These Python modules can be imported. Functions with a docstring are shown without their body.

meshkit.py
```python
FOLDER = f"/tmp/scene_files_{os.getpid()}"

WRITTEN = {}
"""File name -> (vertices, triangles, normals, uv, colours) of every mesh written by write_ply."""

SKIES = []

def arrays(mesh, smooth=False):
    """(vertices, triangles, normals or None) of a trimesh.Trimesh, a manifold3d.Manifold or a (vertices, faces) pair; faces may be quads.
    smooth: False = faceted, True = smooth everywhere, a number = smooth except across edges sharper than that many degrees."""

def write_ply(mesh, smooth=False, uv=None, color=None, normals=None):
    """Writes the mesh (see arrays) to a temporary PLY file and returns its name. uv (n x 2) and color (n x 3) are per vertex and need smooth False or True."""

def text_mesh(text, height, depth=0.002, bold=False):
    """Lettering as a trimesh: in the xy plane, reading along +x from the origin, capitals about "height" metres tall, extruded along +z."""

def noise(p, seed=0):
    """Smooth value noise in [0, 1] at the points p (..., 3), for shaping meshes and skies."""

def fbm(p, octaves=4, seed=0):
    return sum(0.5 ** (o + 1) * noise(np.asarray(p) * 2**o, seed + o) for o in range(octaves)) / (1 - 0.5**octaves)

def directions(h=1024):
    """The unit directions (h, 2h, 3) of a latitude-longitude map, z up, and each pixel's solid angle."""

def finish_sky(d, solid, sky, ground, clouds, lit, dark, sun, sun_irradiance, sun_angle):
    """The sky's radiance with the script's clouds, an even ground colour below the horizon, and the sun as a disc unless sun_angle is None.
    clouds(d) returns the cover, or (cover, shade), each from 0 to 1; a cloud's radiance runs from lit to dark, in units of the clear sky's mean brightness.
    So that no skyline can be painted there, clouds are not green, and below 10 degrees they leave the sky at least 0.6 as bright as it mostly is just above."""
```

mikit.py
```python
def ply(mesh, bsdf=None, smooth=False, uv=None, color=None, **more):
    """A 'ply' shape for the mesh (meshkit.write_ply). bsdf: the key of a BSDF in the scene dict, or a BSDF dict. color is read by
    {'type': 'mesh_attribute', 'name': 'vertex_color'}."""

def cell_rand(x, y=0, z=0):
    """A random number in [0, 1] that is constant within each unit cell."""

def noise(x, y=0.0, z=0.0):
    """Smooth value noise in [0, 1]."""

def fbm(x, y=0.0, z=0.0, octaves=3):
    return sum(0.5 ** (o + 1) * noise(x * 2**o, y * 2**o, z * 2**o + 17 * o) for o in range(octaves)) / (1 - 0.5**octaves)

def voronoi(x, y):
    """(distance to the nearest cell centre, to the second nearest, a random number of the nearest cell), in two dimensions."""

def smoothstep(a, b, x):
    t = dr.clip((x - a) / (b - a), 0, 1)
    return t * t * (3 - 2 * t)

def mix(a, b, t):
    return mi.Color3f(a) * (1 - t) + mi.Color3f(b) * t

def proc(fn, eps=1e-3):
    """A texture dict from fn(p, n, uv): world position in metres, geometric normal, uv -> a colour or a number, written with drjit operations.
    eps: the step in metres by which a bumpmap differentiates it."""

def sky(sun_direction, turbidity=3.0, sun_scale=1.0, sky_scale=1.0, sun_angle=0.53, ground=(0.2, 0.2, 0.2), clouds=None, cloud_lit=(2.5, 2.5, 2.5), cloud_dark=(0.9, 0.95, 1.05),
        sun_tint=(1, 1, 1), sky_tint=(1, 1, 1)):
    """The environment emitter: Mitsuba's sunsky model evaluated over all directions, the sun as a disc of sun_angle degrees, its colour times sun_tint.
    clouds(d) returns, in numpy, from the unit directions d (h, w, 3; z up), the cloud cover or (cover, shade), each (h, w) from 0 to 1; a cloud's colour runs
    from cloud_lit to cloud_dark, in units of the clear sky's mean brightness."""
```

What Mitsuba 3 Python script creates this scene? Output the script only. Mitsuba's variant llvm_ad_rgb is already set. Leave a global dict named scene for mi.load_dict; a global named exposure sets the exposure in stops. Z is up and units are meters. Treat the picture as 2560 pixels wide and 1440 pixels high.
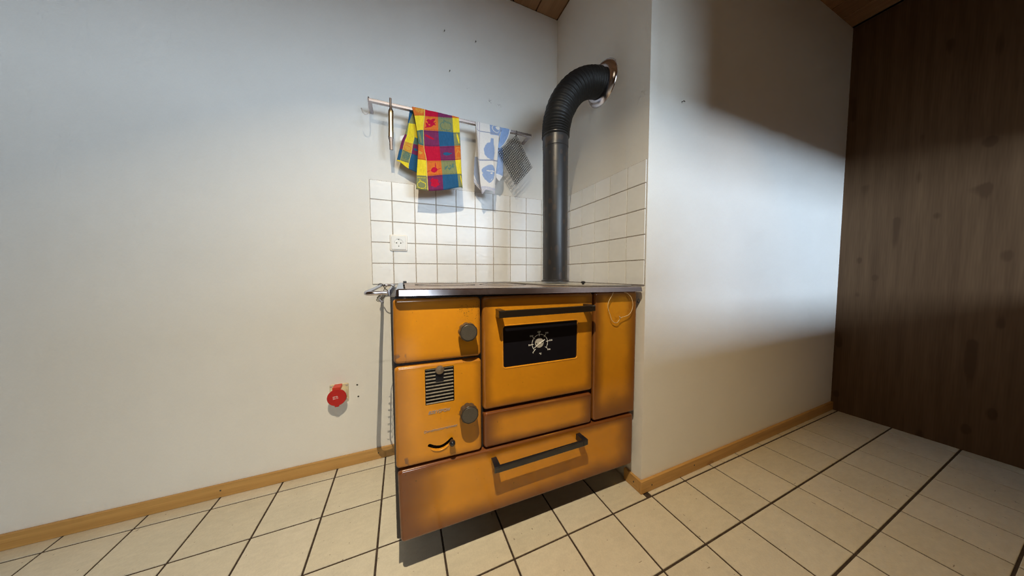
import math
import drjit as dr
import manifold3d as m3
import mitsuba as mi
import numpy as np
import shapely.geometry as sg
import trimesh
from scipy.interpolate import PchipInterpolator

import meshkit
import mikit
from mikit import cell_rand, fbm, mix, noise, proc, smoothstep

T = mi.ScalarTransform4f
scene, labels = {"type": "scene"}, {}

# ------------------------------------------------------------------ camera
F_PX, PITCH, YAW, ROLL = 655.19, -0.0522, 0.3953, -0.0041
EYE = np.array([-0.9049, -1.4353, 0.918])
_fw = np.array([math.sin(YAW) * math.cos(PITCH), math.cos(YAW) * math.cos(PITCH), math.sin(PITCH)])
_r0 = np.array([math.cos(YAW), -math.sin(YAW), 0.0])
_u0 = np.cross(_r0, _fw)
_up = -_r0 * math.sin(ROLL) + _u0 * math.cos(ROLL)
scene["camera"] = {
    "type": "perspective", "fov_axis": "x", "fov": 2 * math.degrees(math.atan(1280 / F_PX)),
    "to_world": T().look_at(origin=EYE.tolist(), target=(EYE + _fw).tolist(), up=_up.tolist()), "near_clip": 0.02, "far_clip": 50.0}

# ------------------------------------------------------------------ light and exposure
exposure = 0.0
DOOR_LIGHT = [13.5, 15.9, 17.4]     # daylight in the left window behind the camera
WINDOW_LIGHT = [19.5, 24.8, 31.0]      # daylight in the right, net-curtained window
LAMP_LIGHT = [14.4, 12.2, 8.7]        # warm reflector bulb: a spotlight aimed at the stove, with a soft edge
LAMP_AT = (-0.96, -1.45, 2.2)
LAMP_AIM = (-0.82, -0.62, 0.42)
LAMP2_LIGHT, LAMP2_AT, LAMP2_AIM = [1.6, 0.85, 0.05], (0.62, -1.42, 2.2), (0.35, -0.80, 0.0)   # a dimmer, yellower one further right

# ------------------------------------------------------------------ helpers
def rgb(*c):
    return {"type": "rgb", "value": list(c)}


def numbered(key):
    if key not in scene and key not in taken:
        taken.add(key)
        return key
    i = 1
    while f"{key}_{i:03d}" in taken:
        i += 1
    key = f"{key}_{i:03d}"
    taken.add(key)
    return key


taken = set()


def thing(name, label, cat, group=None):
    key = numbered(name)
    labels[key] = {"label": label, "category": cat}
    if group:
        labels[key]["group"] = group
    return key


def obj(name, mesh, bsdf, parent=None, smooth=30, label=None, shared=None, **more):
    """One entry of the scene: a part of PARENT, or top-level. SHARED: a ready shape dict to place again."""
    key = numbered(f"{parent}__{name}" if parent else name)
    d = dict(shared) if shared else mikit.ply(mesh, bsdf, smooth=smooth)
    d.update(more)
    scene[key] = d
    if label:
        labels.setdefault(key, {})["label"] = label
    return key


def tag(key, label, cat, group=None, kind=None):
    labels[key] = {"label": label, "category": cat}
    if group:
        labels[key]["group"] = group
    if kind:
        labels[key]["kind"] = kind


def struct(name, mesh, bsdf, label, cat, smooth=False):
    key = obj(name, mesh, bsdf, smooth=smooth)
    tag(key, label, cat, kind="structure")
    return key


def box(x0, x1, y0, y1, z0, z1):
    return trimesh.creation.box(bounds=[[min(x0, x1), min(y0, y1), min(z0, z1)], [max(x0, x1), max(y0, y1), max(z0, z1)]])


def cat(*ms):
    return trimesh.util.concatenate(list(ms))


def rbox(x0, x1, y0, y1, z0, z1, r=0.002, seg=12):
    """A box with rounded edges: the hull of eight spheres."""
    s = m3.Manifold.sphere(r, seg)
    ps = [s.translate((x, y, z)) for x in (x0 + r, x1 - r) for y in (y0 + r, y1 - r) for z in (z0 + r, z1 - r)]
    return to_tri(m3.Manifold.batch_hull(ps))


def to_tri(m):
    q = m.to_mesh()
    return trimesh.Trimesh(np.array(q.vert_properties[:, :3], float), np.array(q.tri_verts), process=False)


def to_man(t):
    t = t.copy()
    t.merge_vertices()
    return m3.Manifold(m3.Mesh(np.asarray(t.vertices, np.float32), np.asarray(t.faces, np.uint32)))


def loft(rings, cap=True):
    """Closed rings (n, k, 3) joined in order."""
    rings = np.asarray(rings, float)
    n, k, _ = rings.shape
    v = rings.reshape(-1, 3)
    i, j = np.meshgrid(np.arange(n - 1), np.arange(k), indexing="ij")
    a, b = i * k + j, i * k + (j + 1) % k
    f = np.vstack([np.stack([a, b, b + k], -1).reshape(-1, 3), np.stack([a, b + k, a + k], -1).reshape(-1, 3)])
    if cap:
        c0, c1 = len(v), len(v) + 1
        v = np.vstack([v, rings[0].mean(0), rings[-1].mean(0)])
        jj = np.arange(k)
        f = np.vstack([f, np.stack([np.full(k, c0), (jj + 1) % k, jj], -1), np.stack([np.full(k, c1), (n - 1) * k + jj, (n - 1) * k + (jj + 1) % k], -1)])
    t = trimesh.Trimesh(v, f, process=False)
    if cap:
        trimesh.repair.fix_normals(t)
    return t


def tube(pts, r, sides=10, closed=False, sub=0):
    p = np.asarray(pts, float)
    if sub:
        q = np.vstack([p, p[:1]]) if closed else p
        s = np.concatenate([[0], np.cumsum(np.linalg.norm(np.diff(q, axis=0), axis=1))])
        from scipy.interpolate import CubicSpline
        cs = CubicSpline(s, q, bc_type="periodic" if closed else "not-a-knot")
        p = cs(np.linspace(0, s[-1], sub + 1))
        if closed:
            p = p[:-1]
    n = len(p)
    t = (np.roll(p, -1, 0) - np.roll(p, 1, 0)) if closed else np.gradient(p, axis=0)
    t /= np.linalg.norm(t, axis=1, keepdims=True) + 1e-12
    ref = np.array([0.3, 0.2, 0.9]) if abs(t[0, 2]) < 0.8 else np.array([0.9, 0.3, 0.1])
    a = np.zeros_like(p)
    a[0] = np.cross(t[0], ref)
    for i in range(1, n):
        a[i] = a[i - 1] - t[i] * (a[i - 1] @ t[i])
        a[i] /= np.linalg.norm(a[i])
    a[0] /= np.linalg.norm(a[0])
    b = np.cross(t, a)
    rr = np.broadcast_to(r, (n,))
    ang = np.arange(sides) * 2 * math.pi / sides
    rings = p[:, None] + rr[:, None, None] * (np.cos(ang)[None, :, None] * a[:, None] + np.sin(ang)[None, :, None] * b[:, None])
    if closed:
        rings = np.concatenate([rings, rings[:1]])
        return loft(rings, cap=False)
    return loft(rings)


def lathe(profile, center, axis="z", seg=48):
    """profile: (radius, height) pairs along AXIS ('z', '-y' or 'x') from CENTER."""
    ang = np.arange(seg) * 2 * math.pi / seg
    rings = []
    for r, h in profile:
        c, s, hh = r * np.cos(ang), r * np.sin(ang), np.full(seg, h)
        rings.append({"z": np.stack([c, s, hh], -1), "-y": np.stack([c, -hh, s], -1), "x": np.stack([hh, c, s], -1), "-x": np.stack([-hh, c, s], -1)}[axis])
    t = loft(np.array(rings))
    t.apply_translation(center)
    return t


def prism_y(poly, y0, y1):
    """A shapely polygon in (x, z) extruded from y0 to y1."""
    m = trimesh.creation.extrude_polygon(poly, abs(y1 - y0), engine="earcut")
    v = m.vertices
    m.vertices = np.stack([v[:, 0], max(y0, y1) - v[:, 2], v[:, 1]], -1)
    trimesh.repair.fix_normals(m)
    return m


def rquad(c, r, inset=0.0, seg=6):
    """Outline of a convex quad (tl, tr, br, bl as (x, z)) with corner radius r, shrunk by inset (< r)."""
    c = np.asarray(c, float)
    inner = sg.Polygon(c).buffer(-r, join_style=2)
    q = np.array(inner.exterior.coords)[:-1]
    q = q[[np.argmin(np.linalg.norm(q - p, axis=1)) for p in c]]   # tl, tr, br, bl
    out = []
    for p, a0 in zip(q, (180, 90, 0, -90)):
        for k in range(seg + 1):
            a = math.radians(a0 - 90 * k / seg)
            out.append(p + (r - inset) * np.array([math.cos(a), math.sin(a)]))
    return np.array(out)


def panel(c, y_back, y_front, rc=0.012, fillet=0.009, steps=6):
    """Pressed sheet-metal front: a rounded quad whose front edge is rolled over. Front looks to -y."""
    rings = []
    for y, ins in [(y_back, 0.0)] + [(y_front + fillet * (1 - math.sin(a)), fillet * (1 - math.cos(a))) for a in np.linspace(0, math.pi / 2, steps + 1)]:
        o = rquad(c, rc, min(ins, rc - 0.0005))
        rings.append(np.stack([o[:, 0], np.full(len(o), y), o[:, 1]], -1))
    return loft(np.array(rings))


def slab(w, h, t, bev):
    """A tile: w x h in x and z, centred, standing from y=0 to y=-t, front edges bevelled."""
    def ring(iw, y):
        a, b = w / 2 - iw, h / 2 - iw
        return [(-a, y, -b), (a, y, -b), (a, y, b), (-a, y, b)]
    return loft(np.array([ring(0, 0), ring(0, -t + bev), ring(bev * 0.35, -t + bev * 0.3), ring(bev, -t)]))


def sheet(ctrl, nu, nv, thick=0.0014, ripple=0.0, seed=0):
    """Cloth from a control grid (rows down, columns across): ((front mesh + back + edges), uv per vertex in cell units)."""
    g = np.asarray(ctrl, float)
    R, C_ = g.shape[:2]
    v = np.linspace(0, R - 1, nv)
    u = np.linspace(0, C_ - 1, nu)
    p = PchipInterpolator(np.arange(C_), g, axis=1)(u)
    p = PchipInterpolator(np.arange(R), p, axis=0)(v)
    if ripple:
        p[..., 1] += ripple * (meshkit.fbm(np.stack([p[..., 0] * 26, p[..., 2] * 7, 0 * p[..., 0]], -1), 3, seed) - 0.5)
    du, dv = np.gradient(p, axis=1), np.gradient(p, axis=0)
    n = np.cross(du, dv)
    n /= np.linalg.norm(n, axis=-1, keepdims=True) + 1e-12
    n = np.where((n[..., 1:2] > 0), -n, n)
    front, back = p + n * thick / 2, p - n * thick / 2
    uu, vv = np.meshgrid(u, v)
    V = np.vstack([front.reshape(-1, 3), back.reshape(-1, 3)])
    UV = np.tile(np.stack([uu, vv], -1).reshape(-1, 2), (2, 1))
    i, j = np.meshgrid(np.arange(nv - 1), np.arange(nu - 1), indexing="ij")
    a = (i * nu + j).ravel()
    quad = np.vstack([np.stack([a, a + nu, a + nu + 1], -1), np.stack([a, a + nu + 1, a + 1], -1)])
    N = nu * nv
    ring = np.concatenate([np.arange(nu), np.arange(1, nv) * nu + nu - 1, (nv - 1) * nu + np.arange(nu - 2, -1, -1), np.arange(nv - 2, 0, -1) * nu])
    nx = np.roll(ring, -1)
    edge = np.vstack([np.stack([ring, nx, nx + N], -1), np.stack([ring, nx + N, ring + N], -1)])
    t = trimesh.Trimesh(V, np.vstack([quad, quad[:, ::-1] + N, edge]), process=False)
    return t, UV


def lettering(text, height, depth, origin, slant=0.0, bold=False, tilt=0.0, width=None):
    """Raised lettering facing -y with its baseline start at ORIGIN (x, y, z)."""
    m = meshkit.text_mesh(text, height, depth, bold)
    v = np.array(m.vertices)
    if width:
        v[:, 0] *= width / v[:, 0].max()
    v[:, 0] += slant * v[:, 1]
    x, z = v[:, 0] * math.cos(tilt) - v[:, 1] * math.sin(tilt), v[:, 0] * math.sin(tilt) + v[:, 1] * math.cos(tilt)
    m.vertices = np.stack([origin[0] + x, origin[1] - v[:, 2], origin[2] + z], -1)
    return m


# ------------------------------------------------------------------ materials
def plain(key, c, rough=0.5, spec=0.5, metal=0.0, **kw):
    scene[key] = {"type": "twosided", "bsdf": {"type": "principled", "base_color": rgb(*c) if not isinstance(c, dict) else c, "roughness": rough, "specular": spec, "metallic": metal, **kw}}


def plaster_color(base, seed):
    def fn(p, n, uv):
        a = fbm(p.x * 5 + seed, p.y * 5, p.z * 5, 3)
        g = noise(p.x * 420 + seed, p.y * 420, p.z * 420)
        return mi.Color3f(*base) * (0.965 + 0.05 * a + 0.03 * (g - 0.5))
    return fn


def wall_back_color(p, n, uv):
    """White paint with the soot flecks and smears that the photograph shows above the rail and by the stove's side."""
    c = plaster_color((0.80, 0.785, 0.745), 3)(p, n, uv)
    fleck = smoothstep(0.66, 0.74, noise(p.x * 230, p.z * 230, 7.0)) * smoothstep(0.45, 0.62, noise(p.x * 60, p.z * 60, 2.0))
    smear = dr.exp(-dr.square((p.x + 0.425) / 0.055) - dr.square((p.z - 1.876 + 0.18 * (p.x + 0.425)) / 0.010))
    smear2 = dr.exp(-dr.square((p.x + 0.60) / 0.05) - dr.square((p.z - 1.915) / 0.008))
    side = dr.exp(-dr.square((p.x + 1.005) / 0.035) - dr.square((p.z - 0.488) / 0.006))
    k = dr.minimum(1, fleck * (1.0 * smear + 0.7 * smear2)) * 0.55 + side * 0.30 * noise(p.x * 150, p.z * 300, 1.0)
    return mix(c, mi.Color3f(0.16, 0.14, 0.12), k)


def plaster_bump(scale, seed):
    def fn(p, n, uv):
        return noise(p.x * scale + seed, p.y * scale, p.z * scale) + 0.5 * noise(p.x * scale * 2.1, p.y * scale * 2.1 + seed, p.z * scale * 2.1)
    return fn


def bumped(key, color, bump, height, rough=0.9, spec=0.25, eps=1e-3):
    scene[key] = {"type": "twosided", "bsdf": {"type": "bumpmap", "arbitrary": {**proc(bump, eps)}, "scale": height,
                  "bsdf": {"type": "principled", "base_color": color if isinstance(color, dict) else rgb(*color), "roughness": rough, "specular": spec}}}


bumped("mat_wall_back", proc(wall_back_color), plaster_bump(280, 1), 0.0009)
bumped("mat_wall_side", proc(plaster_color((0.80, 0.775, 0.72), 9)), plaster_bump(300, 5), 0.0020)
bumped("mat_wall_front", proc(plaster_color((0.80, 0.785, 0.745), 15)), plaster_bump(290, 8), 0.0011)


def tile_color(base):
    def fn(p, n, uv):
        return mi.Color3f(*base) * (0.975 + 0.05 * fbm(p.x * 60, p.y * 60, p.z * 60, 2))
    return fn


def tile_bump(p, n, uv):
    return fbm(p.x * 95, p.y * 95, p.z * 95, 2)


for i, b in enumerate([(0.82, 0.825, 0.82), (0.805, 0.81, 0.80), (0.835, 0.84, 0.84)]):
    scene[f"mat_tile_{i}"] = {"type": "twosided", "bsdf": {"type": "bumpmap", "arbitrary": proc(tile_bump, 2e-3), "scale": 0.0007,
                              "bsdf": {"type": "principled", "base_color": proc(tile_color(b)), "roughness": 0.32, "specular": 0.5}}}
plain("mat_grout", (0.40, 0.355, 0.30), 0.95, 0.1)


def floor_color(base, seed):
    def fn(p, n, uv):
        a = fbm(p.x * 9 + seed, p.y * 9, 1.0, 3)
        g = noise(p.x * 300, p.y * 300, seed)
        b = noise(p.x * 45 + seed, p.y * 110, 3.0)
        chip = smoothstep(0.965, 0.985, noise(p.x * 95 + 31, p.y * 95, 5.0 + seed))
        c = mi.Color3f(*base) * (0.90 + 0.11 * a + 0.06 * (g - 0.5) + 0.07 * (b - 0.5))
        return mix(c, mi.Color3f(0.20, 0.15, 0.10), chip * 0.7)
    return fn


for i, b in enumerate([(0.65, 0.595, 0.475), (0.635, 0.58, 0.46), (0.665, 0.61, 0.495), (0.65, 0.60, 0.485)]):
    scene[f"mat_floor_tile_{i}"] = {"type": "twosided", "bsdf": {"type": "bumpmap", "arbitrary": proc(lambda p, n, uv: fbm(p.x * 60, p.y * 60, 1.0, 2), 2e-3), "scale": 0.0006,
                                    "bsdf": {"type": "principled", "base_color": proc(floor_color(b, 3.0 * i)), "roughness": 0.38, "specular": 0.4}}}
plain("mat_floor_grout", proc(lambda p, n, uv: mi.Color3f(0.062, 0.045, 0.034) * (0.7 + 0.6 * noise(p.x * 120, p.y * 120, 0.0))), 0.9, 0.1)


def wood_color(light, dark, axis, sc):
    def fn(p, n, uv):
        q = [p.x, p.y, p.z]
        along, across = q[axis], [q[k] for k in range(3) if k != axis]
        w = fbm(along * 2.2, across[0] * 60 * sc, across[1] * 60 * sc, 3)
        fine = noise(along * 14, across[0] * 420 * sc, across[1] * 420 * sc)
        knot = smoothstep(0.86, 0.95, noise(along * 9 + 4, across[0] * 16, across[1] * 16 + 2))
        t = dr.clip(0.75 * w + 0.3 * fine - 0.1 + 0.6 * knot, 0, 1)
        return mix(mi.Color3f(*light), mi.Color3f(*dark), t)
    return fn


plain("mat_baseboard_x", proc(wood_color((0.60, 0.355, 0.12), (0.36, 0.175, 0.045), 0, 1.0)), 0.42, 0.4)
plain("mat_baseboard_y", proc(wood_color((0.60, 0.355, 0.12), (0.36, 0.175, 0.045), 1, 1.0)), 0.42, 0.4)
for i, (a, b) in enumerate([((0.40, 0.235, 0.125), (0.23, 0.115, 0.055)), ((0.36, 0.205, 0.105), (0.20, 0.10, 0.045)), ((0.43, 0.25, 0.135), (0.25, 0.13, 0.06))]):
    plain(f"mat_ceiling_board_{i}", proc(wood_color(a, b, 1, 0.7)), 0.55, 0.3)
plain("mat_ceiling_gap", (0.05, 0.03, 0.018), 0.8, 0.2)

# the enamel: sprayed orange that runs to brown along each panel's border (a two-coloured enamel, not shade), speckled with chips and soot
PANELS = {  # tl, tr, br, bl as (x, z)
    "firebox": [(-0.932, 0.8505), (-0.6815, 0.8485), (-0.6812, 0.6615), (-0.9335, 0.6665)],
    "ash": [(-0.933, 0.658), (-0.6805, 0.6535), (-0.6818, 0.354), (-0.9348, 0.362)],
    "oven": [(-0.6757, 0.8482), (-0.2440, 0.8485), (-0.2424, 0.4735), (-0.6755, 0.4815)],
    "flap": [(-0.6742, 0.4725), (-0.2440, 0.4625), (-0.2443, 0.345), (-0.6742, 0.354)],
    "side": [(-0.2367, 0.8485), (-0.0202, 0.8485), (-0.0218, 0.3435), (-0.2367, 0.347)],
    "drawer": [(-0.9315, 0.3545), (-0.0275, 0.3350), (-0.0285, 0.1165), (-0.9275, 0.1360)],
}
#            left, right, top, bottom border widths, and how brown the border is
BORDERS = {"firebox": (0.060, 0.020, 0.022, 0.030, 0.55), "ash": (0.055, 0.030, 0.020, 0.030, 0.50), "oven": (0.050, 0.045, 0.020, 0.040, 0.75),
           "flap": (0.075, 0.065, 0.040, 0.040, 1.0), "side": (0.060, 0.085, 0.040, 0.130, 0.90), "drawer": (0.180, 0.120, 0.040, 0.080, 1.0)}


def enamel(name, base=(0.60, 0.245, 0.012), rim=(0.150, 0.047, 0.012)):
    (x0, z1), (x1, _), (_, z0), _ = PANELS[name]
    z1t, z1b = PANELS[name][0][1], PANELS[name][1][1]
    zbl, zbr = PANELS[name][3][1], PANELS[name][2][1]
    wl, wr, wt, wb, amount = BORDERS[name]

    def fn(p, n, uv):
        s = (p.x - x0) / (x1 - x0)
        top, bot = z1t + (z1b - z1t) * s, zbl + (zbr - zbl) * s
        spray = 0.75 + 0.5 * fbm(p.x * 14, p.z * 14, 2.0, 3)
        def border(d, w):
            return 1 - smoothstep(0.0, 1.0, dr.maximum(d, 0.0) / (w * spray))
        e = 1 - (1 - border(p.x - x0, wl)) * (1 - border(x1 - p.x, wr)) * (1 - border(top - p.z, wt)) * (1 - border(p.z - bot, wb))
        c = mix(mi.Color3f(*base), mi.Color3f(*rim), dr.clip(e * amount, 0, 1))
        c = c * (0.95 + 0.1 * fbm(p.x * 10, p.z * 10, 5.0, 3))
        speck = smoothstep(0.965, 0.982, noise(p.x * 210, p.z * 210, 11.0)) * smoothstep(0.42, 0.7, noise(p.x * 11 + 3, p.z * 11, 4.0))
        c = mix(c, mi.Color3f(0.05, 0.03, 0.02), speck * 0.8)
        if name == "firebox":      # soot flecks by the knob, a scuffed corner at the lower left
            near = dr.exp(-dr.square((p.x + 0.712) / 0.045) - dr.square((p.z - 0.800) / 0.040))
            flecks = smoothstep(0.80, 0.86, noise(p.x * 420, p.z * 420, 6.0)) * smoothstep(0.35, 0.8, near + 0.5 * noise(p.x * 60, p.z * 60, 3.0) - 0.2)
            c = mix(c, mi.Color3f(0.06, 0.03, 0.02), flecks * 0.75)
        if name in ("firebox", "ash"):
            zc = {"firebox": 0.680, "ash": 0.376}[name]
            scuff = smoothstep(0.58, 0.68, noise(p.x * 130, p.z * 90, 8.0)) * smoothstep(0.018, 0.010, dr.abs(p.z - zc)) * smoothstep(0.020, 0.012, dr.abs(p.x + 0.918))
            c = mix(c, mi.Color3f(0.10, 0.055, 0.04), scuff * 0.7)
        return c
    return proc(fn)


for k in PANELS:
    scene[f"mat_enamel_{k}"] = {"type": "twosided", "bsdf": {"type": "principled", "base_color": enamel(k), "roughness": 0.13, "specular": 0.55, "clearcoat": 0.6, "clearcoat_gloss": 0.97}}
plain("mat_body", (0.022, 0.020, 0.020), 0.45, 0.5)
plain("mat_black", (0.012, 0.012, 0.014), 0.35, 0.5)
plain("mat_soot", (0.010, 0.010, 0.011), 0.8, 0.3)
scene["mat_glass_black"] = {"type": "twosided", "bsdf": {"type": "roughplastic", "diffuse_reflectance": rgb(0.008, 0.008, 0.012), "alpha": 0.03, "int_ior": 1.5}}
plain("mat_handle", (0.017, 0.012, 0.008), 0.16, 0.5, clearcoat=0.5, clearcoat_gloss=0.95)
plain("mat_handle_dark", (0.009, 0.010, 0.014), 0.12, 0.6, clearcoat=0.7, clearcoat_gloss=0.96)
plain("mat_knob", proc(lambda p, n, uv: mi.Color3f(0.070, 0.062, 0.050) * (0.85 + 0.3 * noise(p.x * 700, p.z * 700, p.y * 700))), 0.38, 0.5)
plain("mat_knob_side", (0.042, 0.033, 0.026), 0.32, 0.5)
plain("mat_white_print", (0.80, 0.80, 0.78), 0.6, 0.3)
plain("mat_needle", (0.86, 0.86, 0.84), 0.45, 0.4)
plain("mat_grey_dial", (0.42, 0.41, 0.38), 0.5, 0.4)
plain("mat_badge", (0.30, 0.25, 0.24), 0.30, 0.6)
plain("mat_slat", proc(lambda p, n, uv: mi.Color3f(0.20, 0.18, 0.145) * (0.8 + 0.35 * noise(p.x * 260, p.z * 260, 1.0))), 0.5, 0.4)
scene["mat_chrome"] = {"type": "twosided", "bsdf": {"type": "roughconductor", "material": "Cr", "alpha": 0.06, "specular_reflectance": rgb(1, 1, 1)}}
scene["mat_steel"] = {"type": "twosided", "bsdf": {"type": "roughconductor", "material": "Cr", "alpha": 0.22, "specular_reflectance": rgb(0.72, 0.68, 0.64)}}
scene["mat_dark_steel"] = {"type": "twosided", "bsdf": {"type": "roughconductor", "material": "Cr", "alpha": 0.25, "specular_reflectance": rgb(0.30, 0.26, 0.22)}}
scene["mat_bright_steel"] = {"type": "twosided", "bsdf": {"type": "roughconductor", "material": "Ag", "alpha": 0.12, "specular_reflectance": rgb(0.70, 0.62, 0.46)}}


def plate_color(p, n, uv):
    a = fbm(p.x * 14, p.y * 40, 1.0, 3)
    b = fbm(p.x * 6 + 9, p.y * 6, 2.0, 3)
    return mix(mi.Color3f(0.26, 0.205, 0.17), mi.Color3f(0.12, 0.075, 0.052), dr.clip(0.6 * a + 0.8 * b - 0.2, 0, 1))


plain("mat_plate", proc(plate_color), 0.30, 0.5, 0.35)
plain("mat_lid", proc(lambda p, n, uv: mi.Color3f(0.36, 0.34, 0.30) * (0.8 + 0.3 * fbm(p.x * 20, p.y * 20, 1.0, 3))), 0.35, 0.5, 0.3)


def pipe_color(p, n, uv):
    a = fbm(p.x * 12, p.y * 12, p.z * 5, 3)
    rust = smoothstep(0.66, 0.80, noise(p.x * 60, p.y * 60, p.z * 34))
    return mix(mi.Color3f(0.022, 0.022, 0.024) * (0.8 + 0.5 * a), mi.Color3f(0.055, 0.036, 0.024), rust * 0.5)


plain("mat_pipe", proc(pipe_color), 0.36, 0.5)
plain("mat_flex", (0.010, 0.010, 0.010), 0.50, 0.35)
plain("mat_button", (0.24, 0.185, 0.13), 0.35, 0.5, 0.6)
plain("mat_socket", (0.80, 0.775, 0.72), 0.30, 0.5)
plain("mat_socket_inner", (0.78, 0.78, 0.76), 0.30, 0.5)
plain("mat_hole", (0.006, 0.006, 0.006), 0.8, 0.1)
plain("mat_red", (0.46, 0.010, 0.008), 0.35, 0.5)
plain("mat_red_light", (0.55, 0.035, 0.012), 0.35, 0.5)
plain("mat_beige", (0.66, 0.57, 0.37), 0.4, 0.5)
scene["mat_screw"] = {"type": "twosided", "bsdf": {"type": "roughconductor", "material": "Cr", "alpha": 0.2}}
plain("mat_nail", (0.05, 0.045, 0.04), 0.5, 0.5)
plain("mat_twine", proc(lambda p, n, uv: mi.Color3f(0.62, 0.46, 0.25) * (0.7 + 0.5 * noise(p.x * 900, p.y * 900, p.z * 900))), 0.85, 0.2)
plain("mat_ring", (0.012, 0.012, 0.016), 0.28, 0.6)
plain("mat_blue_ink", (0.13, 0.25, 0.48), 0.8, 0.2)
plain("mat_tag", (0.80, 0.80, 0.77), 0.8, 0.2)
plain("mat_cupboard", proc(wood_color((0.13, 0.07, 0.033), (0.07, 0.035, 0.016), 2, 0.6)), 0.5, 0.4)
plain("mat_panelling", proc(wood_color((0.15, 0.088, 0.045), (0.08, 0.042, 0.02), 2, 0.6)), 0.6, 0.3)
plain("mat_frame_white", (0.75, 0.74, 0.72), 0.4, 0.4)
scene["mat_cloth_print"] = {"type": "twosided", "bsdf": {"type": "bumpmap", "arbitrary": proc(lambda p, n, uv: noise(p.x * 700, p.y * 300, p.z * 700), 5e-4), "scale": 0.0004,
                            "bsdf": {"type": "principled", "base_color": {"type": "mesh_attribute", "name": "vertex_color"}, "roughness": 0.9, "specular": 0.1, "sheen": 0.3}}}

# ------------------------------------------------------------------ room shell
XL, XR, YR, ZC = -3.6, 1.75, -4.2, 2.455     # left wall, right wall, rear wall, ceiling
PY = -0.667                                  # front of the chimney breast beside the stove (its side is x = 0)
wb = struct("wall_back", box(XL, 0.12, 0, 0.12, -0.05, ZC), "mat_wall_back", "white rough-plastered kitchen wall behind the stove and the rail", "wall")
ws = struct("wall_side", box(0, 0.12, PY + 0.115, 0.12, -0.05, ZC), "mat_wall_side", "rough plastered side wall of the stove niche that takes the stovepipe", "wall")
wf = struct("wall_front", box(0, XR, PY, PY + 0.12, -0.05, ZC), "mat_wall_front", "white plastered wall face to the right of the stove niche", "wall")
struct("wall_left", box(XL - 0.12, XL, YR, 0.12, -0.05, ZC), "mat_panelling", "wood-panelled wall at the left end of the kitchen", "wall")
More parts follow.
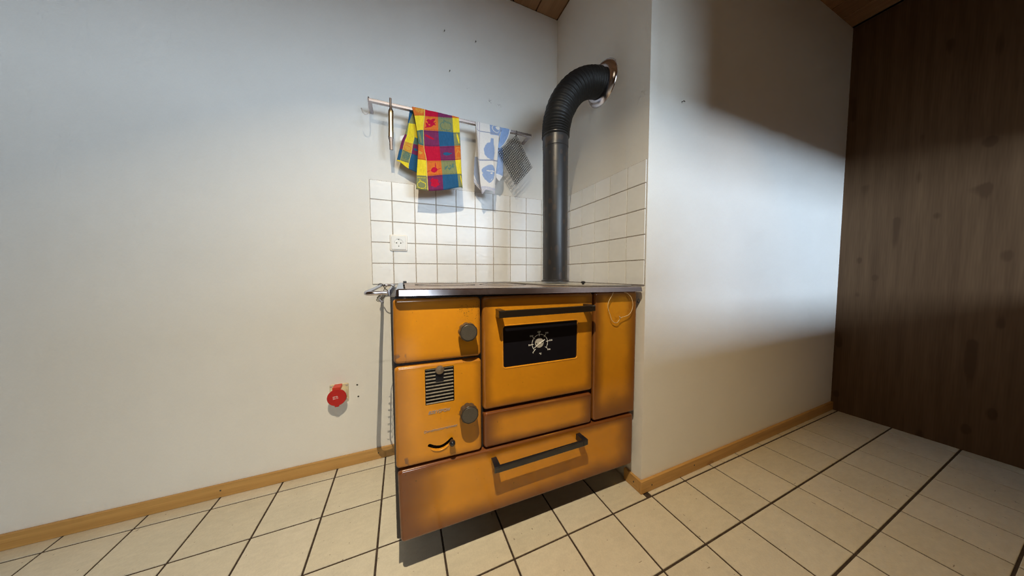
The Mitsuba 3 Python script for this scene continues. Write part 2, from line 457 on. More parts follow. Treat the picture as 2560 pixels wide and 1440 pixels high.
struct("wall_right", box(XR, XR + 0.12, YR, PY + 0.12, -0.05, ZC), "mat_panelling", "wood-panelled wall at the right end of the kitchen", "wall")

# rear wall with its two windows (behind the camera): where the daylight comes from
DOORX, DOORZ, WINX, WINZ = (-1.10, -0.12), (1.0, 2.05), (-0.06, 1.20), (1.0, 2.05)
rear = sg.Polygon([(XL, -0.05), (XR, -0.05), (XR, ZC), (XL, ZC)], [[(x, z) for x, z in [(a, c), (b, c), (b, d), (a, d)]] for (a, b), (c, d) in ((DOORX, DOORZ), (WINX, WINZ))])
struct("wall_rear", prism_y(rear, YR - 0.16, YR), "mat_panelling", "wood-panelled wall with two windows opposite the stove", "wall")


def glazing(name, xs, zs, light, label):
    (a, b), (c, d) = xs, zs
    fr = cat(box(a, a + 0.05, YR - 0.1, YR - 0.05, c, d), box(b - 0.05, b, YR - 0.1, YR - 0.05, c, d), box(a + 0.05, b - 0.05, YR - 0.1, YR - 0.05, c, c + 0.05), box(a + 0.05, b - 0.05, YR - 0.1, YR - 0.05, d - 0.05, d))
    k = struct(name, fr, "mat_frame_white", label, "window")
    q = trimesh.Trimesh([(a + 0.05, YR - 0.08, c + 0.05), (b - 0.05, YR - 0.08, c + 0.05), (b - 0.05, YR - 0.08, d - 0.05), (a + 0.05, YR - 0.08, d - 0.05)], [[0, 2, 1], [0, 3, 2]], process=False)
    obj("pane", q, "mat_frame_white", k, smooth=False, emitter={"type": "area", "radiance": rgb(*light)})


glazing("window_1", DOORX, DOORZ, DOOR_LIGHT, "white framed left window full of daylight opposite the stove")
glazing("window_2", WINX, WINZ, WINDOW_LIGHT, "white framed right window full of daylight opposite the stove")

# ceiling of boards
cl = struct("ceiling", box(XL, XR, YR, 0.12, ZC + 0.012, ZC + 0.05), "mat_ceiling_gap", "dark wooden board ceiling above the stove corner", "ceiling")
bw = 0.145
nb = int((XR - XL) / bw)
board = mikit.ply(rbox(-bw / 2 + 0.003, bw / 2 - 0.003, YR, 0.0, 0, 0.016, 0.003, 8), "mat_ceiling_board_0", smooth=30)
for i in range(nb + 1):
    x = 0.0 - bw / 2 - 0.002 - bw * (i - int(XR / bw))
    if XL + bw / 2 < x < XR - bw / 2:
        y1 = 0.0 if x < 0 else PY
        obj("board", None, None, cl, shared=dict(board, bsdf={"type": "ref", "id": f"mat_ceiling_board_{(i * 7) % 3}"}), to_world=T().translate([x, 0, ZC]))

# floor: dark joints below, cream tiles as pieces
fl = struct("floor", box(XL, XR, YR, 0.12, -0.05, -0.003), "mat_floor_grout", "floor of cream ceramic tiles with dark brown joints", "floor")
QX, QY, FX, FY, JT = 0.2061, 0.2100, -1.2113, -0.0686, 0.0062


def floor_slab(x0, x1, y0, y1):
    m = slab(x1 - x0, y1 - y0, 0.006, 0.0015)
    v = m.vertices.copy()
    m.vertices = np.stack([v[:, 0], v[:, 2], -v[:, 1] - 0.006], -1)
    trimesh.repair.fix_normals(m)
    return m


full = mikit.ply(floor_slab(0, QX - JT, 0, QY - JT), "mat_floor_tile_0", smooth=False)
rest = []
rng = np.random.default_rng(5)
for i in range(-12, 15):
    for j in range(-1, 20):
        x0, x1 = FX + QX * i + JT / 2, FX + QX * (i + 1) - JT / 2
        y1, y0 = FY - QY * j - JT / 2, FY - QY * (j + 1) + JT / 2
        x0, x1, y0, y1 = max(x0, XL), min(x1, XR), max(y0, YR), min(y1, -0.001)
        if x0 < 0 < x1 and y1 > PY + 0.1:
            x1 = -0.001
        if x0 >= 0 or x1 > 0.05:
            y1 = min(y1, PY - 0.001)
        if x1 - x0 < 0.012 or y1 - y0 < 0.008:
            continue
        c = ((x0 + x1) / 2, (y0 + y1) / 2)
        if y0 < -1.72:
            m = floor_slab(x0, x1, y0, y1)
            m.apply_translation([c[0], c[1], 0])
            rest.append(m)
            continue
        mat = {"type": "ref", "id": f"mat_floor_tile_{rng.integers(4)}"}
        s = full if abs(x1 - x0 - QX + JT) < 1e-6 and abs(y1 - y0 - QY + JT) < 1e-6 else mikit.ply(floor_slab(x0, x1, y0, y1), "mat_floor_tile_0", smooth=False)
        obj("tile", None, None, fl, shared=dict(s, bsdf=mat), to_world=T().translate([c[0], c[1], 0]))
k = obj("tile_field", cat(*rest), "mat_floor_tile_1", fl, smooth=False)
labels[k] = {"kind": "stuff"}

# wall tiles
TP, ZB, ZT = 0.102, 0.872, 1.372
zs = [ZB + TP * k for k in range(5)] + [ZT]
xs = [-1.0400, -0.9440, -0.8395, -0.7352, -0.6308, -0.5266, -0.4224, -0.3183, -0.2142, -0.1105, -0.004]
ys = [-0.0075, -0.0559, -0.1585, -0.2611, -0.3637, -0.4663, -0.5689, PY + 0.003]
obj("grout", box(xs[0], -0.0005, -0.0028, -0.0002, ZB, ZT), "mat_grout", wb, smooth=False)
obj("grout", box(-0.0028, -0.0002, ys[-1], -0.003, ZB, ZT), "mat_grout", ws, smooth=False)
GJ = 0.0036
cache = {}


def wall_tile(parent, w, h, at, rot, var):
    key = (round(w, 3), round(h, 3))
    if key not in cache:
        cache[key] = mikit.ply(slab(w - GJ, h - GJ, 0.006, 0.0016), "mat_tile_0", smooth=25)
    tw = T().translate(list(at)) @ T().rotate([0, 0, 1], rot)
    obj("tile", None, None, parent, shared=dict(cache[key], bsdf={"type": "ref", "id": f"mat_tile_{var}"}), to_world=tw)


rng = np.random.default_rng(2)
for a, b in zip(xs[:-1], xs[1:]):
    for c, d in zip(zs[:-1], zs[1:]):
        wall_tile(wb, b - a, d - c, ((a + b) / 2, -0.0006, (c + d) / 2), 0, rng.integers(3))
for a, b in zip(ys[:-1], ys[1:]):
    for c, d in zip(zs[:-1], zs[1:]):
        wall_tile(ws, a - b, d - c, (-0.0006, (a + b) / 2, (c + d) / 2), -90, rng.integers(3))

# baseboards with their nails
bb = struct("baseboard_left", rbox(XL, -0.045, -0.0125, -0.0002, 0.0005, 0.0535, 0.002, 8), "mat_baseboard_x", "orange-brown wooden baseboard along the wall left of the stove", "baseboard", smooth=30)
b2 = struct("baseboard_right", rbox(-0.0125, XR, PY - 0.0125, PY - 0.0002, 0.0005, 0.0535, 0.002, 8), "mat_baseboard_x", "wooden baseboard below the plastered wall right of the stove", "baseboard", smooth=30)
b3 = struct("baseboard_side", rbox(-0.0125, -0.0002, PY - 0.0002, -0.585, 0.0005, 0.0535, 0.002, 8), "mat_baseboard_y", "short end of wooden baseboard turning into the stove niche", "baseboard", smooth=30)
nail = lathe([(0.0, -0.001), (0.0026, -0.0005), (0.0030, 0.0006), (0.0018, 0.0014), (0.0, 0.0016)], (0, 0, 0), "-y", 12)
for par, at, rot in ((bb, (-1.0368, -0.0126, 0.0317), 0), (bb, (-1.62, -0.0126, 0.031), 0), (b2, (0.0487, PY - 0.0126, 0.0259), 0), (b2, (0.3223, PY - 0.0126, 0.0313), 0), (b3, (-0.0126, -0.6397, 0.0289), -90)):
    m = nail.copy()
    m.apply_transform(trimesh.transformations.rotation_matrix(math.radians(rot), [0, 0, 1]))
    m.apply_translation(at)
    obj("nail", m, "mat_nail", par, smooth=True)

# ------------------------------------------------------------------ the lamp above the camera
def spotlight(label, at, aim, light, cutoff, beam):
    lamp = thing("ceiling_lamp", label, "lamp")
    d = np.array(aim) - np.array(at)
    m4 = trimesh.geometry.align_vectors([0, 0, -1], d / np.linalg.norm(d))
    m4[:3, 3] = at

    def aimed(m):
        m.apply_transform(m4)
        return m

    obj("shade", aimed(lathe([(0.012, 0.10), (0.03, 0.095), (0.055, 0.02), (0.061, -0.006), (0.0595, -0.006), (0.052, 0.02), (0.026, 0.09), (0.0, 0.094)], (0, 0, 0), "z", 40)), "mat_black", lamp, smooth=40)
    t = m4[:3, :3] @ np.array([0, 0, 0.098]) + np.array(at)
    obj("stem", cat(tube([t, t + [0, 0, 0.03], [t[0], t[1], ZC - 0.01]], 0.006, 12), lathe([(0.03, -0.012), (0.03, -0.0005), (0.0, -0.0005)], (t[0], t[1], ZC), "z", 24)), "mat_black", lamp, smooth=40)
    an = np.arange(24) * 2 * math.pi / 24
    v = np.vstack([[[0, 0, 0]], np.stack([0.024 * np.cos(an), 0.024 * np.sin(an), 0 * an], -1)])
    obj("bulb", aimed(trimesh.Trimesh(v, [[0, 1 + (k + 1) % 24, 1 + k] for k in range(24)], process=False)), "mat_frame_white", lamp, smooth=False, emitter={"type": "area", "radiance": rgb(*[12.0 * c for c in light])})
    o = m4[:3, :3] @ np.array([0, 0, -0.006]) + np.array(at)
    scene[lamp + "_light"] = {"type": "spot", "intensity": rgb(*light), "cutoff_angle": cutoff, "beam_width": beam, "to_world": T().look_at(origin=o.tolist(), target=list(aim), up=[1, 0, 0])}


spotlight("dark metal ceiling spotlight with a warm bulb aimed at the stove", LAMP_AT, LAMP_AIM, LAMP_LIGHT, 48.0, 4.0)
spotlight("dark metal ceiling spotlight aimed at the floor right of the stove", LAMP2_AT, LAMP2_AIM, LAMP2_LIGHT, 38.0, 8.0)

# kitchen unit, then added blocks behind the camera: they cut off daylight
ku = thing("kitchen_unit", "low wooden kitchen unit with a worktop in the daylight behind the camera", "kitchen unit")
CTOP, CY = 0.86, -1.50
obj("carcass", rbox(-0.72, XR - 0.01, CY - 0.58, CY - 0.02, 0.002, CTOP - 0.035, 0.003, 8), "mat_cupboard", ku)
obj("worktop", rbox(-0.74, XR - 0.005, CY - 0.6, CY, CTOP - 0.0345, CTOP, 0.004, 8), "mat_cupboard", ku)
hc = thing("hanging_blocker", "unseen added long hanging cupboard below the ceiling above the worktop", "blocker")  # added only to dim the daylight towards the top of the back wall
obj("carcass", rbox(-3.0, 0.03, -2.25, -1.90, 1.83, 2.445, 0.003, 8), "mat_cupboard", hc)
hc = thing("hanging_blocker", "unseen added tall hanging cupboard above the right end of the worktop", "blocker")  # added to darken the upper right of the plastered wall
obj("carcass", rbox(0.04, XR - 0.005, -1.86, -1.52, 1.52, 2.445, 0.003, 8), "mat_cupboard", hc)

tc = thing("low_blocker", "unseen added chest-high cupboard standing before the windows behind the camera", "blocker")  # added block, stands in for a person at the camera, shades the stove panels
obj("carcass", rbox(-0.80, 0.25, -2.60, -2.12, 0.002, 1.33, 0.003, 8), "mat_cupboard", tc)

# ------------------------------------------------------------------ the stove
stove = thing("cooking_stove", "orange-brown enamelled wood-burning cooking stove with chrome-edged steel top in the tiled corner", "stove")
SY, SB = -0.645, -0.624      # front of the doors, front of the carcass


def ztop(x):
    return 0.8795 - 0.0125 * (x + 0.925) / 0.915


def skew(m, lo=0.70):
    """The stove stands a little low on its right: heights follow the top."""
    v = m.vertices.copy()
    v[:, 2] += np.where(v[:, 2] > lo, -0.0125 * (v[:, 0] + 0.925) / 0.915, 0)
    m.vertices = v
    return m


obj("body", skew(cat(rbox(-0.9385, -0.0205, SB, -0.05, 0.135, 0.8585, 0.003, 8))), "mat_body", stove)
obj("plinth", box(-0.925, -0.035, -0.42, -0.06, 0.0005, 0.134), "mat_soot", stove, smooth=False)
# top: chrome frame with a rolled front, steel plates inside it
outer = rquad([(-0.9265, -0.036), (-0.0125, -0.036), (-0.0125, -0.6695), (-0.9265, -0.6695)], 0.012, 0)
def frame_ring(o, z):
    return np.stack([o[:, 0], o[:, 1], np.full(len(o), z)], -1)
inner = rquad([(-0.9035, -0.05), (-0.026, -0.05), (-0.026, -0.652), (-0.9035, -0.652)], 0.008, 0)
o2 = rquad([(-0.9265, -0.036), (-0.0125, -0.036), (-0.0125, -0.6695), (-0.9265, -0.6695)], 0.012, 0.0060)
o1 = rquad([(-0.9265, -0.036), (-0.0125, -0.036), (-0.0125, -0.6695), (-0.9265, -0.6695)], 0.012, 0.0030)
fr = loft(np.array([frame_ring(inner, 0.8600), frame_ring(outer, 0.8600), frame_ring(o1, 0.8770), frame_ring(o2, 0.8795), frame_ring(inner, 0.8795), frame_ring(inner, 0.8600)]), cap=False)
fr.merge_vertices()
trimesh.repair.fix_normals(fr)
obj("chrome_frame", skew(fr), "mat_chrome", stove, smooth=20, label="chromed frame round the stove top")
obj("hot_plate", skew(rbox(-0.8985, -0.032, -0.645, -0.056, 0.861, 0.8792, 0.002, 8)), "mat_plate", stove, label="brownish polished steel hot plate")
for cx, cy, r in ((-0.745, -0.36, 0.115), (-0.50, -0.36, 0.10)):
    ring = lathe([(r - 0.002, 0.8780), (r - 0.002, 0.8801), (r + 0.002, 0.8801), (r + 0.002, 0.8780)], (cx, cy, 0), "z", 64)
    obj("cooking_ring", skew(ring), "mat_soot", stove, smooth=False)
lid = prism = trimesh.creation.extrude_polygon(sg.Polygon([(-0.385, -0.30), (-0.36, -0.47), (-0.30, -0.60), (-0.24, -0.635), (-0.035, -0.635), (-0.035, -0.12), (-0.38, -0.12)]).buffer(-0.01).buffer(0.01), 0.0045, engine="earcut")
lid.apply_translation([0, 0, 0.8808])
obj("grey_lid", skew(lid), "mat_lid", stove, smooth=20, label="grey metal cover plate at the right of the stove top")
obj("lid_knob", skew(lathe([(0.0, 0), (0.004, 0.0), (0.004, 0.004), (0.0085, 0.006), (0.009, 0.010), (0.006, 0.013), (0, 0.0135)], (-0.2366, -0.575, 0.8853), "z", 20)), "mat_black", stove, smooth=50, label="small black knob on the stove top")
obj("plate_clip", skew(cat(rbox(-0.9025, -0.8875, -0.085, -0.062, 0.8792, 0.888, 0.001, 6), rbox(-0.9015, -0.899, -0.36, -0.085, 0.8792, 0.8812, 0.0008, 6))), "mat_black", stove, label="small black clip at the edge of the hot plate")


def cut(m, poly, y0, y1):
    return to_tri(to_man(m) - to_man(prism_y(poly, y0, y1)))


def rpoly(c, r):
    return sg.Polygon(rquad(c, r, 0))


# firebox door
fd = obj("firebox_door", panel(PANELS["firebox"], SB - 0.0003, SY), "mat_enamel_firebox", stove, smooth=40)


def knob(parent, cx, cz):
    y = SY - 0.0005
    ang = np.arange(96) * 2 * math.pi / 96
    rings = []
    for r, h, amp in ((0.0175, 0.0, 0), (0.0175, 0.010, 0), (0.0265, 0.012, 1), (0.0275, 0.016, 1), (0.0275, 0.034, 1), (0.0270, 0.0365, 0.5), (0.0258, 0.0375, 0)):
        rr = r - amp * 0.0022 * (0.5 + 0.5 * np.cos(9 * ang)) ** 2
        rings.append(np.stack([cx + rr * np.cos(ang), np.full(96, y - h), cz + rr * np.sin(ang)], -1))
    k = obj("knob", loft(np.array(rings)), "mat_knob_side", parent, smooth=35, label="dark brown fluted plastic knob")
    obj("knob_face", lathe([(0.0, 0.0375), (0.0228, 0.0375), (0.0232, 0.0384), (0.0225, 0.0390), (0.0, 0.0386)], (cx, y, cz), "-y", 64), "mat_knob", parent, smooth=30)


knob(fd, -0.7292, 0.7475)
# slot cut in the top lip of the firebox door
obj("latch_gap", rbox(-0.845, -0.803, SY - 0.0002, SY + 0.004, 0.8505, 0.8555, 0.0008, 6), "mat_black", fd)

# ash door with grille, badge and air slider
ash = panel(PANELS["ash"], SB - 0.0003, SY)
VX0, VX1, VZ0, VZ1 = -0.8514, -0.7675, 0.5325, 0.6420
ash = cut(ash, rpoly([(VX0, VZ1), (VX1, VZ1 + 0.0005), (VX1, VZ0 - 0.0005), (VX0, VZ0 + 0.0005)], 0.003), SY - 0.01, SB + 0.01)
th = np.linspace(0, 1, 24)
arc = np.stack([-0.8425 + 0.064 * th, 0.4105 - 0.0135 * np.sin(math.pi * th) ** 1.0 + 0.004 * th], -1)
slot = sg.LineString(arc).buffer(0.0050)
ash = cut(ash, slot, SY - 0.01, SB + 0.01)
for a_, b_, c_, d_ in ((VX0 - 0.008, VX1 + 0.008, VZ0 - 0.008, VZ1 + 0.004), (-0.862, -0.760, 0.380, 0.428)):
    ash = to_tri(to_man(ash) - to_man(box(a_, b_, SY + 0.0022, SB + 0.01, c_, d_)))
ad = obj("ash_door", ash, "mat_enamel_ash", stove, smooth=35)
knob(ad, -0.7290, 0.4985)
pitch = (VZ1 - VZ0) / 10.6
for i in range(11):
    z = VZ1 - 0.003 - pitch * i
    m = rbox(VX0 + 0.0015, VX1 - 0.0015, -0.0022, 0.0022, -0.0016, 0.0016, 0.0007, 6)
    m.apply_transform(trimesh.transformations.rotation_matrix(math.radians(24), [1, 0, 0]))
    m.apply_scale([1, 1.6, 1])
    m.apply_translation([0, SY + 0.0045, z])
    obj("vent_slat", m, "mat_slat", ad, smooth=20)
obj("vent_slider", rbox(-0.8215, -0.7985, SY - 0.001, SY + 0.002, 0.6010, 0.6320, 0.001, 6), "mat_handle_dark", ad, label="dark slider in front of the vent slats")
obj("vent_button", lathe([(0.0, 0.0), (0.0125, 0.0), (0.0132, 0.003), (0.0115, 0.0075), (0.0, 0.0095)], (-0.8095, SY + 0.001, 0.6355), "-y", 28), "mat_button", ad, smooth=40, label="round metal button above the vent")
lip = [(x, SY - 0.0006, z - 0.0098) for x, z in arc[1:-2]]
obj("slot_lip", tube(lip, np.interp(np.linspace(0, 1, len(lip)), [0, .15, .85, 1], [0.0008, 0.0026, 0.0026, 0.001]), 10), "mat_enamel_ash", ad, smooth=True)
obj("slot_knob", cat(lathe([(0.0, 0.0), (0.0032, 0.0), (0.0032, 0.012), (0.0075, 0.0155), (0.0092, 0.022), (0.0078, 0.0285), (0.004, 0.0315), (0.0, 0.032)], (-0.7785, SY + 0.006, 0.4125), "-y", 28)), "mat_handle_dark", ad, smooth=50, label="black ball knob of the air slider")
obj("badge", lettering("BIEYIFON", 0.0085, 0.0012, (-0.8455, SY - 0.0002, 0.5060), slant=0.35, bold=True, width=0.0620), "mat_badge", ad, smooth=False, label="slanted metal lettering below the vent")
obj("badge", lettering("Constructorrahmen", 0.0068, 0.0012, (-0.8590, SY - 0.0002, 0.4520), slant=0.3, width=0.0980), "mat_badge", ad, smooth=False, label="long line of slanted metal lettering")

# oven door
ov = panel(PANELS["oven"], SB - 0.0003, SY)
GLASS = [(-0.6075, 0.7493), (-0.3130, 0.7490), (-0.3145, 0.6075), (-0.6060, 0.6105)]
gl = rpoly(GLASS, 0.006)
ov = cut(ov, gl, SY - 0.02, SY + 0.012)
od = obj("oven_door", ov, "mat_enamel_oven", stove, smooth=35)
obj("window_rim", loft(np.array([[(x, SY - h, z) for x, z in rquad(GLASS, 0.009, 0.004 - e)] for e, h in ((0.0035, -0.006), (0.0035, -0.0002), (0.0050, 0.0012), (0.0068, 0.0010), (0.0085, -0.0006), (0.0085, -0.0012))]), cap=False), "mat_enamel_oven", od, smooth=True)
obj("window_glass", prism_y(gl.buffer(-0.0004), SY + 0.0045, SY + 0.0085), "mat_glass_black", od, smooth=False, label="black glass of the oven door")
# thermometer printed on the glass
DX, DZ, DY, DR = -0.4690, 0.6785, SY + 0.0044, 0.0305
obj("dial_disc", lathe([(0.0, 0.0), (0.0170, 0.0), (0.0170, 0.0010), (0.0, 0.0011)], (DX - 0.0025, DY, DZ + 0.0012), "-y", 40), "mat_grey_dial", od, smooth=20, label="grey round dial of the oven thermometer")
for s in (-1, 1):
    obj("dial_hole", lathe([(0.0, 0.0), (0.0024, 0.0), (0.0024, 0.0004), (0.0, 0.0004)], (DX - 0.0025 + s * 0.0115, DY - 0.0011, DZ + 0.0008 + s * 0.0010), "-y", 16), "mat_hole", od, smooth=False)


def polar(deg, r):
    a = math.radians(deg)
    return DX + r * math.sin(a), DZ + r * math.cos(a)


A0, A1 = -138, 126
marks = [prism_y(sg.LineString([polar(a, DR) for a in np.linspace(A0, A1, 60)]).buffer(0.0008), DY - 0.0006, DY)]
for k in range(13):
    a = A0 + (A1 - A0) * k / 12
    if k % 2 == 0:
        marks.append(prism_y(sg.LineString([polar(a, DR - 0.005), polar(a, DR + 0.006)]).buffer(0.00095), DY - 0.0007, DY))
    else:
        marks.append(prism_y(sg.Point(*polar(a, DR)).buffer(0.0016), DY - 0.0007, DY))
obj("dial_scale", cat(*marks), "mat_white_print", od, smooth=False, label="white scale ring of the oven thermometer")
for k, t in enumerate(("0", "50", "100", "150", "200", "250", "300")):
    a = A0 + (A1 - A0) * k / 6
    m = meshkit.text_mesh(t, 0.0050, 0.0006, True)
    w, h = m.extents[0], m.extents[1]
    px, pz = polar(a, DR + 0.0066 + 0.5 * (abs(math.sin(math.radians(a))) * w + abs(math.cos(math.radians(a))) * h))
    obj("dial_number", lettering(t, 0.0050, 0.0006, (px - w / 2, DY, pz - h / 2), bold=True), "mat_white_print", od, smooth=False)
obj("dial_number", lettering("°C", 0.0058, 0.0006, (DX - 0.003, DY, DZ - 0.0405), bold=True), "mat_white_print", od, smooth=False)
nx, nz = math.sin(math.radians(58)), math.cos(math.radians(58))
needle = sg.Polygon([(DX - 0.0295 * nx - 0.0006 * nz, DZ - 0.0295 * nz + 0.0006 * nx), (DX + 0.0215 * nx - 0.0016 * nz, DZ + 0.0215 * nz + 0.0016 * nx), (DX + 0.0215 * nx + 0.0016 * nz, DZ + 0.0215 * nz - 0.0016 * nx), (DX - 0.0295 * nx + 0.0006 * nz, DZ - 0.0295 * nz - 0.0006 * nx)])
obj("needle", cat(prism_y(needle, DY - 0.0026, DY - 0.0016), lathe([(0.0, 0.001), (0.003, 0.001), (0.003, 0.0030), (0.0, 0.0034)], (DX, DY, DZ), "-y", 20)), "mat_needle", od, smooth=20, label="white needle of the oven thermometer")


def handle(parent, x0, x1, zc, h, mat, y1=-0.692, name="handle"):
    """Bar handle: two feet on the door, tapering outward, and a flat bar between them."""
    def foot(s, xe):
        a, b = (xe, xe + 0.016) if s > 0 else (xe - 0.016, xe)
        pts = []
        for y, g in ((SY + 0.0005, 0.0), (y1 + 0.004, 0.0), (y1, 0.003)):
            w0 = 0.004 * (y - SY) / (y1 - SY)
            xa, xb = (a - w0 + g, b + 0.001) if s > 0 else (a - 0.001, b + w0 - g)
            hh = h / 2 - 0.0015 * (SY - y) / (SY - y1) - g
            r = 0.0012
            pts += [(xx, y, zz) for xx in (xa, xb) for zz in (zc - hh, zc + hh)]
        return trimesh.convex.convex_hull(np.array(pts))
    bar = rbox(x0 + 0.008, x1 - 0.008, y1 + 0.001, y1 + 0.0105, zc - h / 2 + 0.0015, zc + h / 2 - 0.0015, 0.0018, 10)
    k = obj(name, bar, mat, parent, smooth=30)
    for s, xe in ((1, x0), (-1, x1)):
        obj(name + "_foot", foot(s, xe), mat, parent, smooth=20)
    return k


handle(od, -0.6325, -0.2735, 0.7955, 0.0250, "mat_handle")
# the flap under the oven, the tall door at the right, the wood drawer
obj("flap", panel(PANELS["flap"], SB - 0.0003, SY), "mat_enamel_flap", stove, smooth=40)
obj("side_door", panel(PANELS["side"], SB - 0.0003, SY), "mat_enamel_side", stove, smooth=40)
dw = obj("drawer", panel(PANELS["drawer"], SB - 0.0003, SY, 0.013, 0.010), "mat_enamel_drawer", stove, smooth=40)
handle(dw, -0.6510, -0.3000, 0.3070, 0.0225, "mat_handle_dark")

# chrome rail at the stove's left side
rz = 0.8685
rl = tube([(-0.940, -0.570, 0.8640), (-0.980, -0.571, 0.8640), (-1.000, -0.566, 0.8637), (-1.0065, -0.545, 0.8637), (-1.0065, -0.50, 0.8640), (-1.001, -0.26, 0.8665), (-0.9975, -0.12, 0.8685), (-0.996, -0.075, 0.8690), (-0.990, -0.058, 0.8692), (-0.972, -0.054, 0.8692), (-0.940, -0.054, 0.8690)], 0.0062, 14, sub=90)
sr = obj("side_rail", rl, "mat_chrome", stove, smooth=True, label="chrome rail looping out from the stove's left side")
obj("rail_plate", rbox(-0.9455, -0.9388, -0.600, -0.050, 0.8555, 0.8745, 0.001, 6), "mat_chrome", stove)

# ------------------------------------------------------------------ poker with a coil handle hung on that rail
pk = thing("stove_poker", "wire stove poker with a spring-coil handle hanging on the chrome side rail", "poker")
cl_ = np.linspace(0, 1, 150)
cp0, cp1 = np.array([-0.969, -0.42, 0.8490]), np.array([-0.974, -0.52, 0.8415])
ax = (cp1 - cp0) / np.linalg.norm(cp1 - cp0)
e1 = np.cross(ax, [0, 0, 1]); e1 /= np.linalg.norm(e1)
e2 = np.cross(e1, ax)
coil = cp0 + (cp1 - cp0) * cl_[:, None] + 0.0080 * (np.cos(cl_ * 2 * math.pi * 6)[:, None] * e1 + np.sin(cl_ * 2 * math.pi * 6)[:, None] * e2)
obj("coil_handle", tube(coil, 0.0009, 6), "mat_nail", pk, smooth=True)
obj("shaft", tube([cp0 - 0.01 * ax, cp0, cp1, cp1 + np.array([0.012, -0.030, -0.008])], 0.0020, 8), "mat_screw", pk, smooth=True)
obj("hook_end", tube([cp0, (-0.966, -0.405, 0.8660), (-0.956, -0.400, 0.8780), (-0.944, -0.398, 0.8795), (-0.9352, -0.398, 0.8740)], 0.0014, 8, sub=40), "mat_nail", pk, smooth=True)
wh = obj("wire_hook", tube([(-1.0050, -0.12, 0.8640), (-1.0050, -0.12, 0.8730), (-0.9970, -0.12, 0.8782), (-0.9885, -0.12, 0.8730), (-0.9800, -0.12, 0.8570), (-0.9680, -0.12, 0.8480), (-0.9560, -0.12, 0.8490), (-0.9480, -0.12, 0.8560)], 0.0020, 8, sub=50), "mat_nail", smooth=True)
tag(wh, "small bent dark wire hanging on the chrome side rail of the stove near the wall", "hook")

# ------------------------------------------------------------------ stovepipe
sp = thing("stovepipe", "black stovepipe with a ribbed flexible elbow rising from the stove into the wall", "pipe")
PX, PYP, PR = -0.2615, -0.4035, 0.0555
Z0 = 0.8845
obj("straight_pipe", lathe([(0.0, Z0 + 0.0), (PR + 0.006, Z0), (PR + 0.006, Z0 + 0.006), (PR, Z0 + 0.009), (PR, 1.4705), (PR - 0.0012, 1.4725), (PR - 0.0012, 1.4745), (PR + 0.0012, 1.4765), (PR + 0.0012, 1.535), (0.0, 1.535)], (PX, PYP, 0), "z", 72), "mat_pipe", sp, smooth=30, label="smooth black pipe standing on the stove top")
# elbow: vertical at the bottom, curving over to the wall (+x)
RZ, RXC = 1.826, 0.0
path = np.array([(PX, 1.520), (PX + 0.001, 1.545), (PX + 0.006, 1.585), (PX + 0.021, 1.640), (PX + 0.054, 1.704), (PX + 0.103, 1.762), (PX + 0.158, 1.799), (PX + 0.208, 1.816), (-0.020, RZ - 0.005)])
from scipy.interpolate import CubicSpline
ss = np.concatenate([[0], np.cumsum(np.linalg.norm(np.diff(path, axis=0), axis=1))])
cs = CubicSpline(ss, path)
NS = 420
s = np.linspace(0, ss[-1], NS)
pts, tan = cs(s), cs(s, 1)
tan /= np.linalg.norm(tan, axis=1, keepdims=True)
# fold positions: bunched near the foot, wide round the bend, bunched at the wall
folds = list(np.cumsum([0.004] + [0.0105] * 5 + [0.013] * 2 + [0.018] + [0.022] * 8 + [0.019] * 3 + [0.015] * 8))
folds = [f for f in folds if f < ss[-1] - 0.006]
rad = PR + 0.0015 + 0.0055 * np.clip((s - 0.03) / 0.12, 0, 1)
for i, f in enumerate(folds):
    amp = 0.0042 if i < 8 else 0.0030
    rad += amp * np.exp(-((s - f) / 0.0024) ** 2)
    rad -= 0.0012 * np.exp(-((s - f - 0.0055) / 0.002) ** 2)
ang = np.arange(64) * 2 * math.pi / 64
rings = []
for p_, t_, r_ in zip(pts, tan, rad):
    nrm = np.array([-t_[1], t_[0]])
    rings.append(np.stack([p_[0] + r_ * np.cos(ang) * nrm[0], PYP + r_ * np.sin(ang), p_[1] + r_ * np.cos(ang) * nrm[1]], -1))
obj("flexible_elbow", loft(np.array(rings)), "mat_flex", sp, smooth=40, label="ribbed black flexible elbow of the stovepipe")
obj("wall_rosette", lathe([(PR - 0.002, 0.020), (PR + 0.004, 0.021), (0.066, 0.022), (0.076, 0.023), (0.088, 0.016), (0.096, 0.006), (0.098, 0.001), (0.098, -0.0004), (PR - 0.002, -0.0004)], (0.0, PYP + 0.004, RZ), "-x", 72), "mat_chrome", sp, smooth=50, label="bright metal rosette where the pipe meets the wall")

# ------------------------------------------------------------------ rail on the wall and what hangs there
rail = thing("wall_rail", "brushed steel utensil rail fixed to the wall above the tiles", "rail")
obj("bar", rbox(-1.0270, -0.2290, -0.1050, -0.0880, 1.6765, 1.6885, 0.0012, 8), "mat_steel", rail)
for x0, x1 in ((-1.0270, -1.0130), (-0.2430, -0.2290)):
    obj("bracket", rbox(x0, x1, -0.0885, -0.0003, 1.6770, 1.6880, 0.0012, 8), "mat_steel", rail)

hk = obj("wire_hook", tube([(-1.0215, -0.0990, 1.6910), (-1.0235, -0.1075, 1.6895), (-1.0236, -0.1085, 1.6800), (-1.0238, -0.1078, 1.6580), (-1.0262, -0.1070, 1.6240), (-1.0338, -0.1070, 1.6140), (-1.0430, -0.1070, 1.6165), (-1.0490, -0.1070, 1.6275), (-1.0520, -0.1070, 1.6360)], 0.0016, 8, sub=50), "mat_steel", smooth=True)
tag(hk, "thin steel wire hook hanging empty at the left end of the wall rail", "hook")

